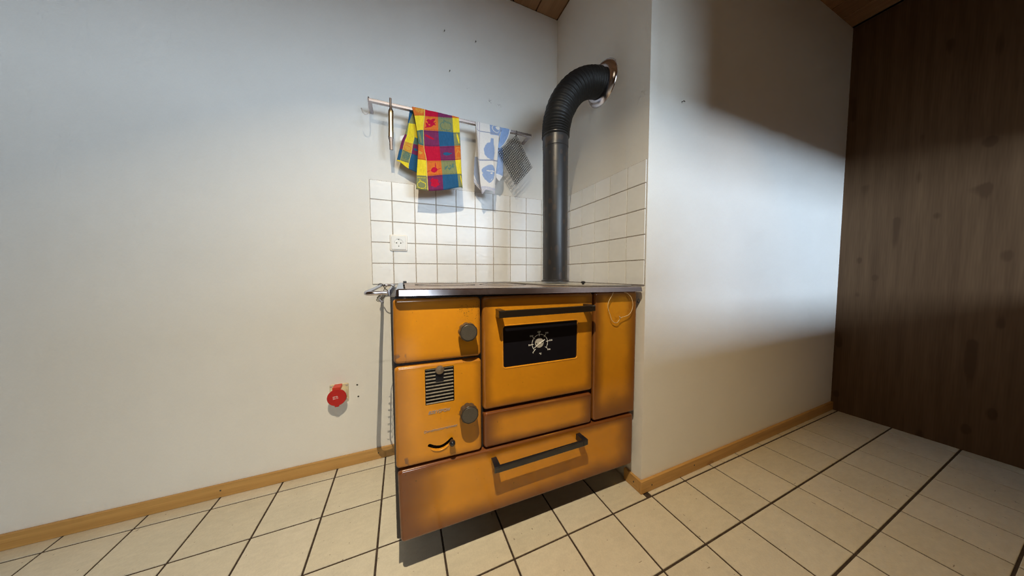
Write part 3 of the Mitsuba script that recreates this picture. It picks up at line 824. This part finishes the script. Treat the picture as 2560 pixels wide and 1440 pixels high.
# polished metal tool hanging over the rail
tl = thing("metal_peeler", "slim polished metal kitchen tool hanging near the left end of the wall rail", "kitchen tool")
rows = [(1.7040, -0.9357, 0.0046, 0.0016), (1.6930, -0.9357, 0.0046, 0.0016), (1.6700, -0.9353, 0.0044, 0.0018), (1.6600, -0.9351, 0.0052, 0.0030), (1.6480, -0.9350, 0.0103, 0.0050), (1.6400, -0.9352, 0.0108, 0.0058), (1.6000, -0.9362, 0.0104, 0.0066), (1.5600, -0.9371, 0.0104, 0.0064), (1.5330, -0.9377, 0.0106, 0.0052), (1.5270, -0.9378, 0.0096, 0.0036), (1.5150, -0.9377, 0.0074, 0.0028), (1.4950, -0.9374, 0.0070, 0.0026), (1.4790, -0.9371, 0.0073, 0.0024)]


def tool_part(a, b):
    r = np.array(rows[a:b])
    zf = np.linspace(r[0, 0], r[-1, 0], 40)
    col = [np.interp(-zf, -r[:, 0], r[:, k]) for k in (1, 2, 3)]
    an = np.arange(28) * 2 * math.pi / 28
    return loft(np.array([np.stack([c0 + w * np.sign(np.cos(an)) * np.abs(np.cos(an)) ** 0.8, -0.1125 - d * np.sin(an), np.full(28, z)], -1) for z, c0, w, d in zip(zf, *col)]))


obj("handle_strip", tool_part(0, 5), "mat_dark_steel", tl, smooth=40)
obj("shell", tool_part(4, 9), "mat_bright_steel", tl, smooth=40, label="bright polished shell of the tool")
obj("tip", tool_part(8, 13), "mat_dark_steel", tl, smooth=40)

# --- multicoloured tea towel
TF = [[[-0.8459, -0.107, 1.6892], [-0.7904, -0.107, 1.6907], [-0.7298, -0.107, 1.6902], [-0.6653, -0.107, 1.6906], [-0.6312, -0.107, 1.6896]], [[-0.8368, -0.111, 1.6495], [-0.7923, -0.112, 1.6582], [-0.7308, -0.112, 1.6663], [-0.6631, -0.112, 1.678], [-0.6311, -0.111, 1.6833]], [[-0.8267, -0.112, 1.5833], [-0.7992, -0.118, 1.5889], [-0.731, -0.116, 1.599], [-0.6609, -0.117, 1.6068], [-0.6284, -0.112, 1.6151]], [[-0.8223, -0.116, 1.5266], [-0.7989, -0.126, 1.5144], [-0.7274, -0.119, 1.5272], [-0.6572, -0.121, 1.5421], [-0.6262, -0.113, 1.5512]], [[-0.8271, -0.12, 1.4518], [-0.7895, -0.128, 1.4486], [-0.7219, -0.122, 1.4602], [-0.6544, -0.126, 1.4725], [-0.6251, -0.114, 1.4851]], [[-0.8332, -0.124, 1.377], [-0.7878, -0.127, 1.3792], [-0.7174, -0.126, 1.3939], [-0.6466, -0.131, 1.4068], [-0.6228, -0.114, 1.4128]], [[-0.8376, -0.126, 1.3138], [-0.7844, -0.124, 1.313], [-0.7145, -0.13, 1.3226], [-0.6421, -0.136, 1.3421], [-0.619, -0.112, 1.3456]]]
TB = [[[-0.8546, -0.084, 1.6822], [-0.8404, -0.086, 1.6780], [-0.8322, -0.084, 1.6767], [-0.81, -0.084, 1.6756]], [[-0.8639, -0.082, 1.6284], [-0.8598, -0.086, 1.6247], [-0.8317, -0.082, 1.6276], [-0.811, -0.082, 1.6212]], [[-0.8782, -0.078, 1.5745], [-0.8697, -0.084, 1.5703], [-0.8364, -0.078, 1.5689], [-0.8121, -0.078, 1.5611]], [[-0.8918, -0.074, 1.5449], [-0.8804, -0.08, 1.5413], [-0.8434, -0.074, 1.5401], [-0.8125, -0.074, 1.5318]], [[-0.9029, -0.07, 1.5052], [-0.89, -0.076, 1.5033], [-0.852, -0.07, 1.4955], [-0.8132, -0.07, 1.4864]], [[-0.9156, -0.066, 1.4559], [-0.9012, -0.072, 1.4543], [-0.8633, -0.066, 1.4503], [-0.8139, -0.066, 1.4438]], [[-0.9172, -0.065, 1.4515], [-0.9029, -0.071, 1.4468], [-0.8654, -0.065, 1.4239], [-0.8146, -0.065, 1.4077]]]
YEL, ORA, RED, PUR, BLU, OLI, TEA, DOR = (0.76, 0.60, 0.035), (0.62, 0.155, 0.030), (0.46, 0.010, 0.040), (0.17, 0.028, 0.095), (0.022, 0.098, 0.21), (0.21, 0.23, 0.11), (0.085, 0.17, 0.15), (0.60, 0.33, 0.05)


def ell(u, v, cx, cy, rx, ry, rot=0.0):
    c, s_ = math.cos(rot), math.sin(rot)
    du, dv = u - cx, v - cy
    return ((du * c + dv * s_) / rx) ** 2 + ((-du * s_ + dv * c) / ry) ** 2


def seg(u, v, a, b, w):
    a, b = np.array(a), np.array(b)
    d = b - a
    t = np.clip(((u - a[0]) * d[0] + (v - a[1]) * d[1]) / (d @ d), 0, 1)
    return np.hypot(u - a[0] - t * d[0], v - a[1] - t * d[1]) < w


def motif(kind, u, v):
    """Woven picture in a towel square: where its thread shows (u right, v down, both 0..1)."""
    rag = meshkit.noise(np.stack([u * 11, v * 11, 0 * u], -1), 3) - 0.5
    if kind == "bird":
        return (ell(u, v, .52, .46, .33, .15, .35) + 1.4 * rag < 1) | (ell(u, v, .62, .36, .26, .10, -.7) + 1.4 * rag < 1) | (ell(u, v, .40, .74, .26, .055, -.25) + rag < 1) | (ell(u, v, .28, .62, .16, .07, .9) + rag < 1)
    if kind == "feather":
        return ell(u, v, .42, .40, .34, .07, .42) + .5 * rag < 1
    if kind == "vase":
        return (ell(u, v, .52, .62, .20, .17, -.3) + .4 * rag < 1) | seg(u, v, (.6, .5), (.62, .16), .025) | seg(u, v, (.7, .62), (.92, .52), .02) | ((abs(ell(u, v, .25, .82, .24, .16) - 1) < .22) & (v < .86) & (u < .45))
    if kind == "leaves":
        return (ell(u, v, .47, .5, .33, .17, -.35) < 1) & (np.sin(u * 42 + v * 30) + 6 * rag > -.4) | (ell(u, v, .72, .33, .06, .13, .4) < 1)
    if kind == "fish":
        return (ell(u, v, .38, .52, .22, .11, .15) + .5 * rag < 1) | (ell(u, v, .66, .5, .08, .04) < 1)
    if kind == "blot":
        return (ell(u, v, .5, .5, .30, .25, .3) + 1.2 * rag < 1) | (ell(u, v, .35, .3, .12, .16, .5) + rag < 1)
    if kind == "outline":
        return (abs(ell(u, v, .5, .64, .36, .26) - 1) < .13) & (v > .3) | seg(u, v, (.34, .5), (.36, .24), .018) | seg(u, v, (.36, .24), (.52, .42), .018) | seg(u, v, (.52, .44), (.86, .50), .015) | ((abs(v - .13) < .035) & (np.sin(u * 62) > -.2) & (u > .12) & (u < .9)) | ((abs(v - .86) < .02) & (np.sin(u * 40) > 0))
    if kind == "tree":
        return (ell(u, v, .6, .42, .36, .34) < 1) & (np.sin(u * 34) * np.sin(v * 40) + 1.5 * rag > -.25)
    if kind == "pod":
        return (ell(u, v, .55, .45, .13, .42, -.35) < 1)
    return np.zeros_like(u, bool)


FRONT = [[(ORA, "tree", DOR), (RED, 0, 0), (PUR, 0, 0), (ORA, 0, 0)],
         [(YEL, 0, 0), (ORA, "bird", RED), (OLI, "outline", TEA), (YEL, 0, 0)],
         [(TEA, "pod", OLI), (PUR, "feather", RED), (BLU, 0, 0), (OLI, "pod", YEL)],
         [(ORA, "fish", DOR), (RED, 0, 0), (PUR, "fish", BLU), (ORA, "outline", DOR)],
         [(YEL, 0, 0), (ORA, "vase", RED), (OLI, "leaves", TEA), (YEL, 0, 0)],
         [(OLI, "outline", YEL), (PUR, "blot", RED), (BLU, 0, 0), (OLI, "pod", YEL)]]
BACK = [[(BLU, 0, 0), (OLI, 0, 0), (TEA, 0, 0)], [(OLI, 0, 0), (YEL, 0, 0), (YEL, 0, 0)], [(PUR, 0, 0), (YEL, 0, 0), (TEA, 0, 0)],
        [(PUR, 0, 0), (DOR, "outline", ORA), (PUR, "fish", BLU)], [(BLU, 0, 0), (OLI, "tree", TEA), (BLU, 0, 0)], [(YEL, 0, 0), (YEL, 0, 0), (BLU, 0, 0)]]


def towel_colors(uv, cells, border):
    u, v = uv[:, 0], uv[:, 1]
    R, C_ = len(cells), len(cells[0])
    ci, ri = np.clip(u.astype(int), 0, C_ - 1), np.clip(v.astype(int), 0, R - 1)
    fu, fv = u - ci, v - ri
    out = np.zeros((len(u), 3))
    for r in range(R):
        for c in range(C_):
            m = (ri == r) & (ci == c)
            base, kind, ink = cells[r][c]
            col = np.tile(np.array(base, float), (m.sum(), 1))
            if kind:
                col[motif(kind, fu[m], fv[m])] = ink
            e = np.minimum.reduce([fv[m], 1 - fv[m]])
            if kind:
                col[(e > 0.055) & (e < 0.075)] *= 0.45
            out[m] = col
    stripe = np.zeros(len(u), bool)
    for b in border:
        stripe |= np.abs(u - b) < 0.028
    out[stripe] = (0.62, 0.52, 0.14)
    hem = (v > R - 0.07)
    out[hem] *= 0.75
    th = 0.86 + 0.28 * meshkit.noise(np.stack([u * 90, v * 6, 0 * u], -1), 4) * (0.6 + 0.8 * meshkit.noise(np.stack([u * 6, v * 90, 0 * u], -1), 5))
    return out * th[:, None]


tw = thing("tea_towel", "multicoloured checked tea towel with woven pictures hanging over the wall rail", "tea towel")
# sheets start over the top of the bar so that the cloth wraps it
tf = [[[x, -0.0965, 1.6905] for x, _, _ in TF[0]]] + TF
m, uv = sheet(tf, 200, 330, ripple=0.006, seed=3)
uv2 = uv.copy(); uv2[:, 1] = np.maximum(uv2[:, 1] - 1, 0)
scene[numbered(tw + "__front_fall")] = mikit.ply(m, "mat_cloth_print", smooth=True, color=towel_colors(uv2, FRONT, (1.0,)))
tb = [[[x, -0.0965, 1.6908] for x in (-0.846, -0.838, -0.829, -0.81)], [[x, -0.0855, 1.6895] for x in (-0.8475, -0.839, -0.830, -0.81)]] + TB
m, uv = sheet(tb, 110, 240, ripple=0.004, seed=8)
uv2 = uv.copy(); uv2[:, 1] = np.maximum(uv2[:, 1] - 2, 0)
scene[numbered(tw + "__back_fall")] = mikit.ply(m, "mat_cloth_print", smooth=True, color=towel_colors(uv2, BACK, (1.0, 2.0)))
m, _ = sheet([[[-0.9005, -0.0735, 1.5641], [-0.8855, -0.0745, 1.5700], [-0.8703, -0.0755, 1.5760]], [[-0.9004, -0.0725, 1.5445], [-0.8870, -0.0735, 1.5462], [-0.8730, -0.0745, 1.5482]]], 8, 6, 0.0008)
obj("care_tag", m, "mat_tag", tw, smooth=30, label="white care tag sticking out behind the towel")

# --- blue and white tea towel
BA = [[[-0.5473, -0.107, 1.6877], [-0.525, -0.107, 1.6885], [-0.4715, -0.107, 1.6892], [-0.423, -0.107, 1.687], [-0.4026, -0.107, 1.6862]], [[-0.5458, -0.112, 1.6592], [-0.5265, -0.116, 1.6401], [-0.4708, -0.114, 1.6446], [-0.4314, -0.12, 1.6419], [-0.4235, -0.112, 1.638]], [[-0.5405, -0.113, 1.5939], [-0.5299, -0.12, 1.5776], [-0.467, -0.116, 1.5879], [-0.4389, -0.126, 1.5824], [-0.4286, -0.113, 1.5869]], [[-0.5374, -0.112, 1.5074], [-0.5313, -0.122, 1.4953], [-0.4618, -0.118, 1.5065], [-0.4469, -0.128, 1.5019], [-0.4339, -0.113, 1.5082]], [[-0.5317, -0.11, 1.4452], [-0.5302, -0.122, 1.4259], [-0.4561, -0.124, 1.4326], [-0.4531, -0.13, 1.434], [-0.4432, -0.116, 1.4418]], [[-0.5254, -0.108, 1.3854], [-0.5252, -0.12, 1.3633], [-0.4978, -0.124, 1.367], [-0.4643, -0.122, 1.3639], [-0.4475, -0.112, 1.3658]], [[-0.5204, -0.106, 1.3465], [-0.5159, -0.118, 1.3297], [-0.4992, -0.128, 1.3503], [-0.4687, -0.12, 1.35], [-0.4477, -0.108, 1.3323]]]
BB = [[[-0.4043, -0.107, 1.6868], [-0.3792, -0.109, 1.6865], [-0.3563, -0.111, 1.6842]], [[-0.4146, -0.111, 1.6495], [-0.3879, -0.113, 1.6475], [-0.3686, -0.115, 1.6456]], [[-0.4241, -0.113, 1.6064], [-0.4061, -0.115, 1.6057], [-0.3925, -0.117, 1.6035]], [[-0.4286, -0.111, 1.5785], [-0.426, -0.113, 1.5765], [-0.4226, -0.115, 1.5731]]]
BC = [[[-0.4314, -0.1, 1.5953], [-0.4163, -0.096, 1.5935], [-0.3993, -0.092, 1.5967]], [[-0.4318, -0.1, 1.5419], [-0.4132, -0.096, 1.5451], [-0.3926, -0.092, 1.5517]], [[-0.4356, -0.1, 1.4847], [-0.4136, -0.096, 1.4879], [-0.393, -0.092, 1.4941]], [[-0.4377, -0.1, 1.4371], [-0.4156, -0.096, 1.4478], [-0.3932, -0.092, 1.4572]], [[-0.4327, -0.1, 1.4267], [-0.4193, -0.096, 1.4139], [-0.4119, -0.092, 1.4209]]]
BD = [[[-0.5413, -0.084, 1.6833], [-0.5355, -0.086, 1.6774], [-0.5264, -0.088, 1.6691]], [[-0.5387, -0.082, 1.5839], [-0.5328, -0.084, 1.581], [-0.5236, -0.086, 1.5787]], [[-0.5461, -0.08, 1.5172], [-0.5362, -0.082, 1.5196], [-0.5205, -0.084, 1.5182]], [[-0.5501, -0.078, 1.4353], [-0.5368, -0.08, 1.424], [-0.5211, -0.082, 1.4098]], [[-0.551, -0.076, 1.3969], [-0.5335, -0.078, 1.375], [-0.5151, -0.08, 1.3571]]]
CRE, LBL, LIN = (0.72, 0.70, 0.68), (0.27, 0.36, 0.56), (0.27, 0.30, 0.40)


def weave(u, v, col):
    return col * (0.93 + 0.14 * meshkit.noise(np.stack([u * 70, v * 70, 0 * u], -1), 6))[:, None]


def blue_main(uv):
    u, v = uv[:, 0], uv[:, 1]
    rag = meshkit.fbm(np.stack([u * 2.3, v * 2.3, 0 * u], -1), 3, 9) - 0.5
    col = np.tile(np.array(CRE), (len(u), 1))
    col[(u < .45)] = np.array(CRE) * 0.92
    blue = ((u > 2.0) & (v < 1.15) & (ell(u, v, 2.9, .35, .55, .38) > .35)) | (ell(u, v, 2.0, 2.4, .55 + .0 * u, .55) + rag * 1.2 < 1) | ((u > 1.75) & (u < 2.35) & (v > 1.5) & (v < 2.95) & (u - 1.75 > .35 * abs(v - 2.3))) | (ell(u, v, 1.95, 3.95, .75, .62) + rag < 1)
    col[blue] = LBL
    col[(np.abs(ell(u, v, 2.75, .45, .5, .42) - 1) < .14) & (v < .95) & (u > 2)] = CRE
    for du, dv in ((1.75, 3.9), (2.1, 4.15), (1.95, 4.35)):
        col[ell(u, v, du, dv, .07, .06) < 1] = CRE
    col[np.abs(v - 3.72 - .1 * (u - 1.5)) * (u > 1.5) * (u < 2.6) + 9 * ((u <= 1.5) | (u >= 2.6)) < .03] = CRE
    for k in (1.0, 3.0):
        col[np.abs(v - k) < .03] = LIN
    for k in (.55, .95):
        col[np.abs(u - k) < .045] = (0.42, 0.38, 0.46)
    b = (v > 4.92)
    col[b & (np.sin(v * 40) > -.2)] = (0.38, 0.40, 0.55)
    return weave(u, v, col)


def blue_flap(uv, hem_u, n_rows):
    u, v = uv[:, 0], uv[:, 1]
    rag = meshkit.fbm(np.stack([u * 3, v * 3, 0 * u + 2], -1), 3, 4)
    col = np.tile(np.array((0.24, 0.36, 0.62)), (len(u), 1)) * (0.85 + 0.3 * rag)[:, None]
    col[u > hem_u] = (0.74, 0.75, 0.78)
    col[np.abs(u - hem_u + .05) < .025] = (0.30, 0.36, 0.52)
    return weave(u, v, col)


def blue_low(uv):
    u, v = uv[:, 0], uv[:, 1]
    rag = meshkit.fbm(np.stack([u * 3, v * 3, 0 * u + 5], -1), 3, 4)
    col = np.tile(np.array((0.30, 0.40, 0.62)), (len(u), 1)) * (0.8 + 0.4 * rag)[:, None]
    col[(v > 2.75 + .3 * u)] = (0.72, 0.71, 0.72)
    col[np.abs(v - 2.7 - .35 * u) < .05] = (0.78, 0.78, 0.80)
    return weave(u, v, col)


def blue_back(uv):
    u, v = uv[:, 0], uv[:, 1]
    col = np.tile(np.array(CRE) * 0.95, (len(u), 1))
    col[(v > 1.9) & (v < 3.0 + .35 * u)] = (0.30, 0.35, 0.47)
    col[(v > 3.35) & (np.abs(np.sin(v * 14)) > .75)] = (0.36, 0.38, 0.50)
    return weave(u, v, col)


bt = thing("tea_towel", "crumpled pale blue and white tea towel hanging over the right half of the wall rail", "tea towel")


def over(g, xs_):
    return [[[x, -0.0965, 1.6903] for x in xs_]] + g


for nm, g, nu, nv, fn, rip, off in (
        ("main_fall", over(BA, [p[0] for p in BA[0]]), 150, 260, blue_main, 0.006, 1),
        ("blue_fold", over(BB, [p[0] for p in BB[0]]), 70, 110, lambda q: blue_flap(q, 1.72, 3), 0.003, 1),
        ("lower_fold", BC, 70, 140, blue_low, 0.005, 0),
        ("back_fall", [[[-0.5405, -0.0965, 1.6902], [-0.533, -0.0965, 1.6902], [-0.526, -0.0965, 1.6902]], [[-0.5410, -0.0855, 1.6895], [-0.5345, -0.0855, 1.6895], [-0.527, -0.0855, 1.6892]]] + BD, 60, 160, blue_back, 0.004, 2)):
    m, uv = sheet(g, nu, nv, ripple=rip, seed=12)
    uv2 = uv.copy()
    uv2[:, 1] = np.maximum(uv2[:, 1] - off, 0)
    scene[numbered(f"{bt}__{nm}")] = mikit.ply(m, "mat_cloth_print", smooth=True, color=fn(uv2))

# --- chain-mail scrubber
cm = thing("chainmail_scrubber", "diamond-shaped black chain-mail pan scrubber hanging near the right end of the wall rail", "scrubber")
A, L_, B_, R_ = (np.array(q) for q in ((-0.3168, -0.094, 1.6640), (-0.4219, -0.114, 1.5547), (-0.3177, -0.092, 1.4127), (-0.2239, -0.088, 1.5185)))
na, nb_ = 13, 18
tor = trimesh.creation.torus(0.0059, 0.00115, major_sections=16, minor_sections=5)
ringsm = []
for i in range(na):
    for j in range(nb_):
        s_, t_ = i / (na - 1), j / (nb_ - 1)
        p_ = (A * (1 - s_) + L_ * s_) * (1 - t_) + (R_ * (1 - s_) + B_ * s_) * t_
        m = tor.copy()
        m.apply_transform(trimesh.transformations.rotation_matrix(math.radians(90), [1, 0, 0]))
        m.apply_transform(trimesh.transformations.rotation_matrix(math.radians(28 if j % 2 else -28), (L_ - A) / np.linalg.norm(L_ - A)))
        p_ = p_ + np.array([0, 0.002 * math.sin(5 * s_ + 3 * t_), 0])
        m.apply_translation(p_)
        ringsm.append(m)
k = obj("ring_mesh", cat(*ringsm), "mat_ring", cm, smooth=True)
labels[k] = {"kind": "stuff"}
# the ring passes round the bar, so it stands across it
scene[cm + "__hanging_ring"] = mikit.ply(tube([(-0.3168 + 0.0025 * math.sin(a), -0.0965 + 0.0125 * math.sin(a), 1.6795 + 0.0135 * math.cos(a)) for a in np.linspace(0, 2 * math.pi, 28)[:-1]], 0.0011, 8, closed=True), "mat_ring", smooth=True)

# ------------------------------------------------------------------ sockets
so = thing("power_socket", "white square power socket on the left part of the tiled backsplash", "socket")
sx_, sz_ = -0.9182, 1.0755
obj("frame", loft(np.array([[(x, -0.0066 - h, z) for x, z in rquad([(sx_ - 0.040, sz_ + 0.0395), (sx_ + 0.040, sz_ + 0.0395), (sx_ + 0.040, sz_ - 0.0395), (sx_ - 0.040, sz_ - 0.0395)], 0.006, i)] for h, i in ((0, 0), (0.005, 0.0), (0.0085, 0.002), (0.009, 0.0045))])), "mat_socket", so, smooth=40)
pl = cut(trimesh.Trimesh(**{"vertices": (q := loft(np.array([[(x, -0.0150 - h, z) for x, z in rquad([(sx_ - 0.0335, sz_ + 0.0335), (sx_ + 0.0335, sz_ + 0.0335), (sx_ + 0.0335, sz_ - 0.0335), (sx_ - 0.0335, sz_ - 0.0335)], 0.004, i)] for h, i in ((0, 0), (0.0035, 0.0004), (0.0050, 0.0022))]))).vertices, "faces": q.faces}), sg.Point(sx_ + 0.0005, sz_).buffer(0.0195, 24), -0.0235, -0.0085)
obj("cover", pl, "mat_socket_inner", so, smooth=35)
obj("insert", lathe([(0.0, 0.0), (0.0193, 0.0), (0.0193, 0.0015), (0.0, 0.0015)], (sx_ + 0.0005, -0.0155, sz_), "-y", 40), "mat_socket_inner", so, smooth=30)
for dx in (-0.0095, 0.0095):
    obj("pin_hole", lathe([(0.0, 0.0), (0.0027, 0.0), (0.0027, 0.0006), (0.0, 0.0006)], (sx_ + dx, -0.0169, sz_ - 0.0005), "-y", 16), "mat_hole", so, smooth=False)
for dz in (-0.0165, 0.0165):
    obj("earth_clip", rbox(sx_ - 0.0016, sx_ + 0.0026, -0.0205, -0.0168, sz_ + dz - 0.0015, sz_ + dz + 0.0015, 0.0005, 6), "mat_nail", so)
for dx in (-0.0185, 0.0195):
    obj("key", rbox(sx_ + dx - 0.0013, sx_ + dx + 0.0013, -0.0203, -0.0168, sz_ + 0.0005, sz_ + 0.0045, 0.0004, 6), "mat_grey_dial", so)

ie = thing("industrial_socket", "red capped industrial power socket on a beige plate low on the wall", "socket")
obj("back_plate", loft(np.array([[(x, -0.0003 - h, z) for x, z in rquad([(-1.2300, 0.4050), (-1.1545, 0.4035), (-1.1555, 0.3205), (-1.2315, 0.3245)], 0.005, i)] for h, i in ((0, 0), (0.005, 0), (0.0075, 0.002))])), "mat_beige", ie, smooth=40)
hx, hz = -1.1945, 0.3620
obj("collar", lathe([(0.034, 0.0), (0.036, 0.004), (0.035, 0.036), (0.0, 0.038)], (hx, -0.0072, hz), "-y", 48), "mat_beige", ie, smooth=35)
obj("lid", lathe([(0.0355, 0.0), (0.0375, 0.0015), (0.0378, 0.008), (0.0360, 0.0105), (0.0, 0.0110)], (hx + 0.0005, -0.0455, hz - 0.001), "-y", 56), "mat_red", ie, smooth=30, label="round red cap of the industrial socket")
obj("lid_tab", rbox(hx - 0.0085, hx + 0.0085, -0.0560, -0.0480, hz - 0.0440, hz - 0.0340, 0.003, 10), "mat_red", ie)
obj("hinge", rbox(hx - 0.0160, hx + 0.0160, -0.0540, -0.0080, hz + 0.0250, hz + 0.0460, 0.003, 10), "mat_red_light", ie)
obj("cap_print", cat(lettering("EFTEL", 0.0052, 0.0004, (hx - 0.0140, -0.0566, hz + 0.0010), bold=True, tilt=0.06), lettering("22-4~", 0.0050, 0.0004, (hx - 0.0140, -0.0566, hz - 0.0065), bold=True, tilt=0.06)), "mat_white_print", ie, smooth=False, label="small white print on the red cap")
for x, z in ((-1.2245, 0.3975), (-1.1615, 0.3960), (-1.1625, 0.3285), (-1.2245, 0.3310)):
    obj("screw", lathe([(0.0, 0.0), (0.0040, 0.0), (0.0042, 0.0012), (0.0030, 0.0026), (0.0, 0.0030)], (x, -0.0077, z), "-y", 16), "mat_screw", ie, smooth=40)

# two screw holes and a filled patch beside the red socket; nails higher up
for x, z, l in ((-1.1196, 0.3873, "upper dark screw hole in the plaster right of the red socket"), (-1.1163, 0.3292, "lower dark screw hole in the plaster right of the red socket")):
    k = obj("screw_hole", lathe([(0.0, 0.0003), (0.0040, 0.0003), (0.0026, 0.0012), (0.0, 0.0006)], (x, -0.0002, z), "-y", 12), "mat_nail", smooth=False)
    tag(k, l, "hole", "screw holes beside the red socket")
for x, y, z, l in ((-0.6763, 0, 2.1621, "left one of two small dark nails high on the wall above the rail"), (-0.5133, 0, 2.1614, "right one of two small dark nails high on the wall above the rail"), (-0.6531, 0, 1.9714, "tiny nail in the wall between the rail and the two higher nails"), (0.183, PY, 1.6272, "tiny dark nail in the plastered wall right of the stovepipe")):
    k = obj("wall_nail", tube([(x, y + 0.0002, z + 0.003), (x, y - 0.010, z + 0.002), (x, y - 0.014, z - 0.004)], 0.0016, 6), "mat_nail", smooth=True)
    tag(k, l, "nail", "small nails in the plastered walls")
k = obj("pen_mark", tube([(-0.0012, -0.6361 + 0.0045 * math.cos(a), 0.8050 + 0.0085 * math.sin(a)) for a in np.linspace(0.4, 2 * math.pi + 0.2, 24)] + [(-0.0012, -0.6300, 0.797)], 0.0009, 6), "mat_blue_ink", ws, smooth=True)

# ------------------------------------------------------------------ loop of twine over the right door
st = thing("twine_loop", "knotted loop of thin twine hanging over the tall right door of the stove", "string")
loop = [(-0.1535, -0.652, 0.8465), (-0.172, -0.658, 0.8260), (-0.184, -0.658, 0.8037), (-0.1815, -0.657, 0.7830), (-0.1694, -0.656, 0.7567), (-0.162, -0.655, 0.7400), (-0.1509, -0.655, 0.7306), (-0.1347, -0.656, 0.7278), (-0.1285, -0.657, 0.7345), (-0.1228, -0.658, 0.7426), (-0.0960, -0.657, 0.7500), (-0.071, -0.656, 0.7583), (-0.0600, -0.657, 0.7740), (-0.0571, -0.658, 0.7944), (-0.0630, -0.659, 0.8160), (-0.0752, -0.658, 0.8331), (-0.0966, -0.652, 0.8455)]
obj("cord", tube(loop, 0.0013, 7, sub=120), "mat_twine", st, smooth=True)
obj("knot", tube([(-0.1228, -0.658, 0.7426), (-0.1270, -0.662, 0.7480), (-0.1320, -0.664, 0.7540)], 0.0022, 7), "mat_twine", st, smooth=True)
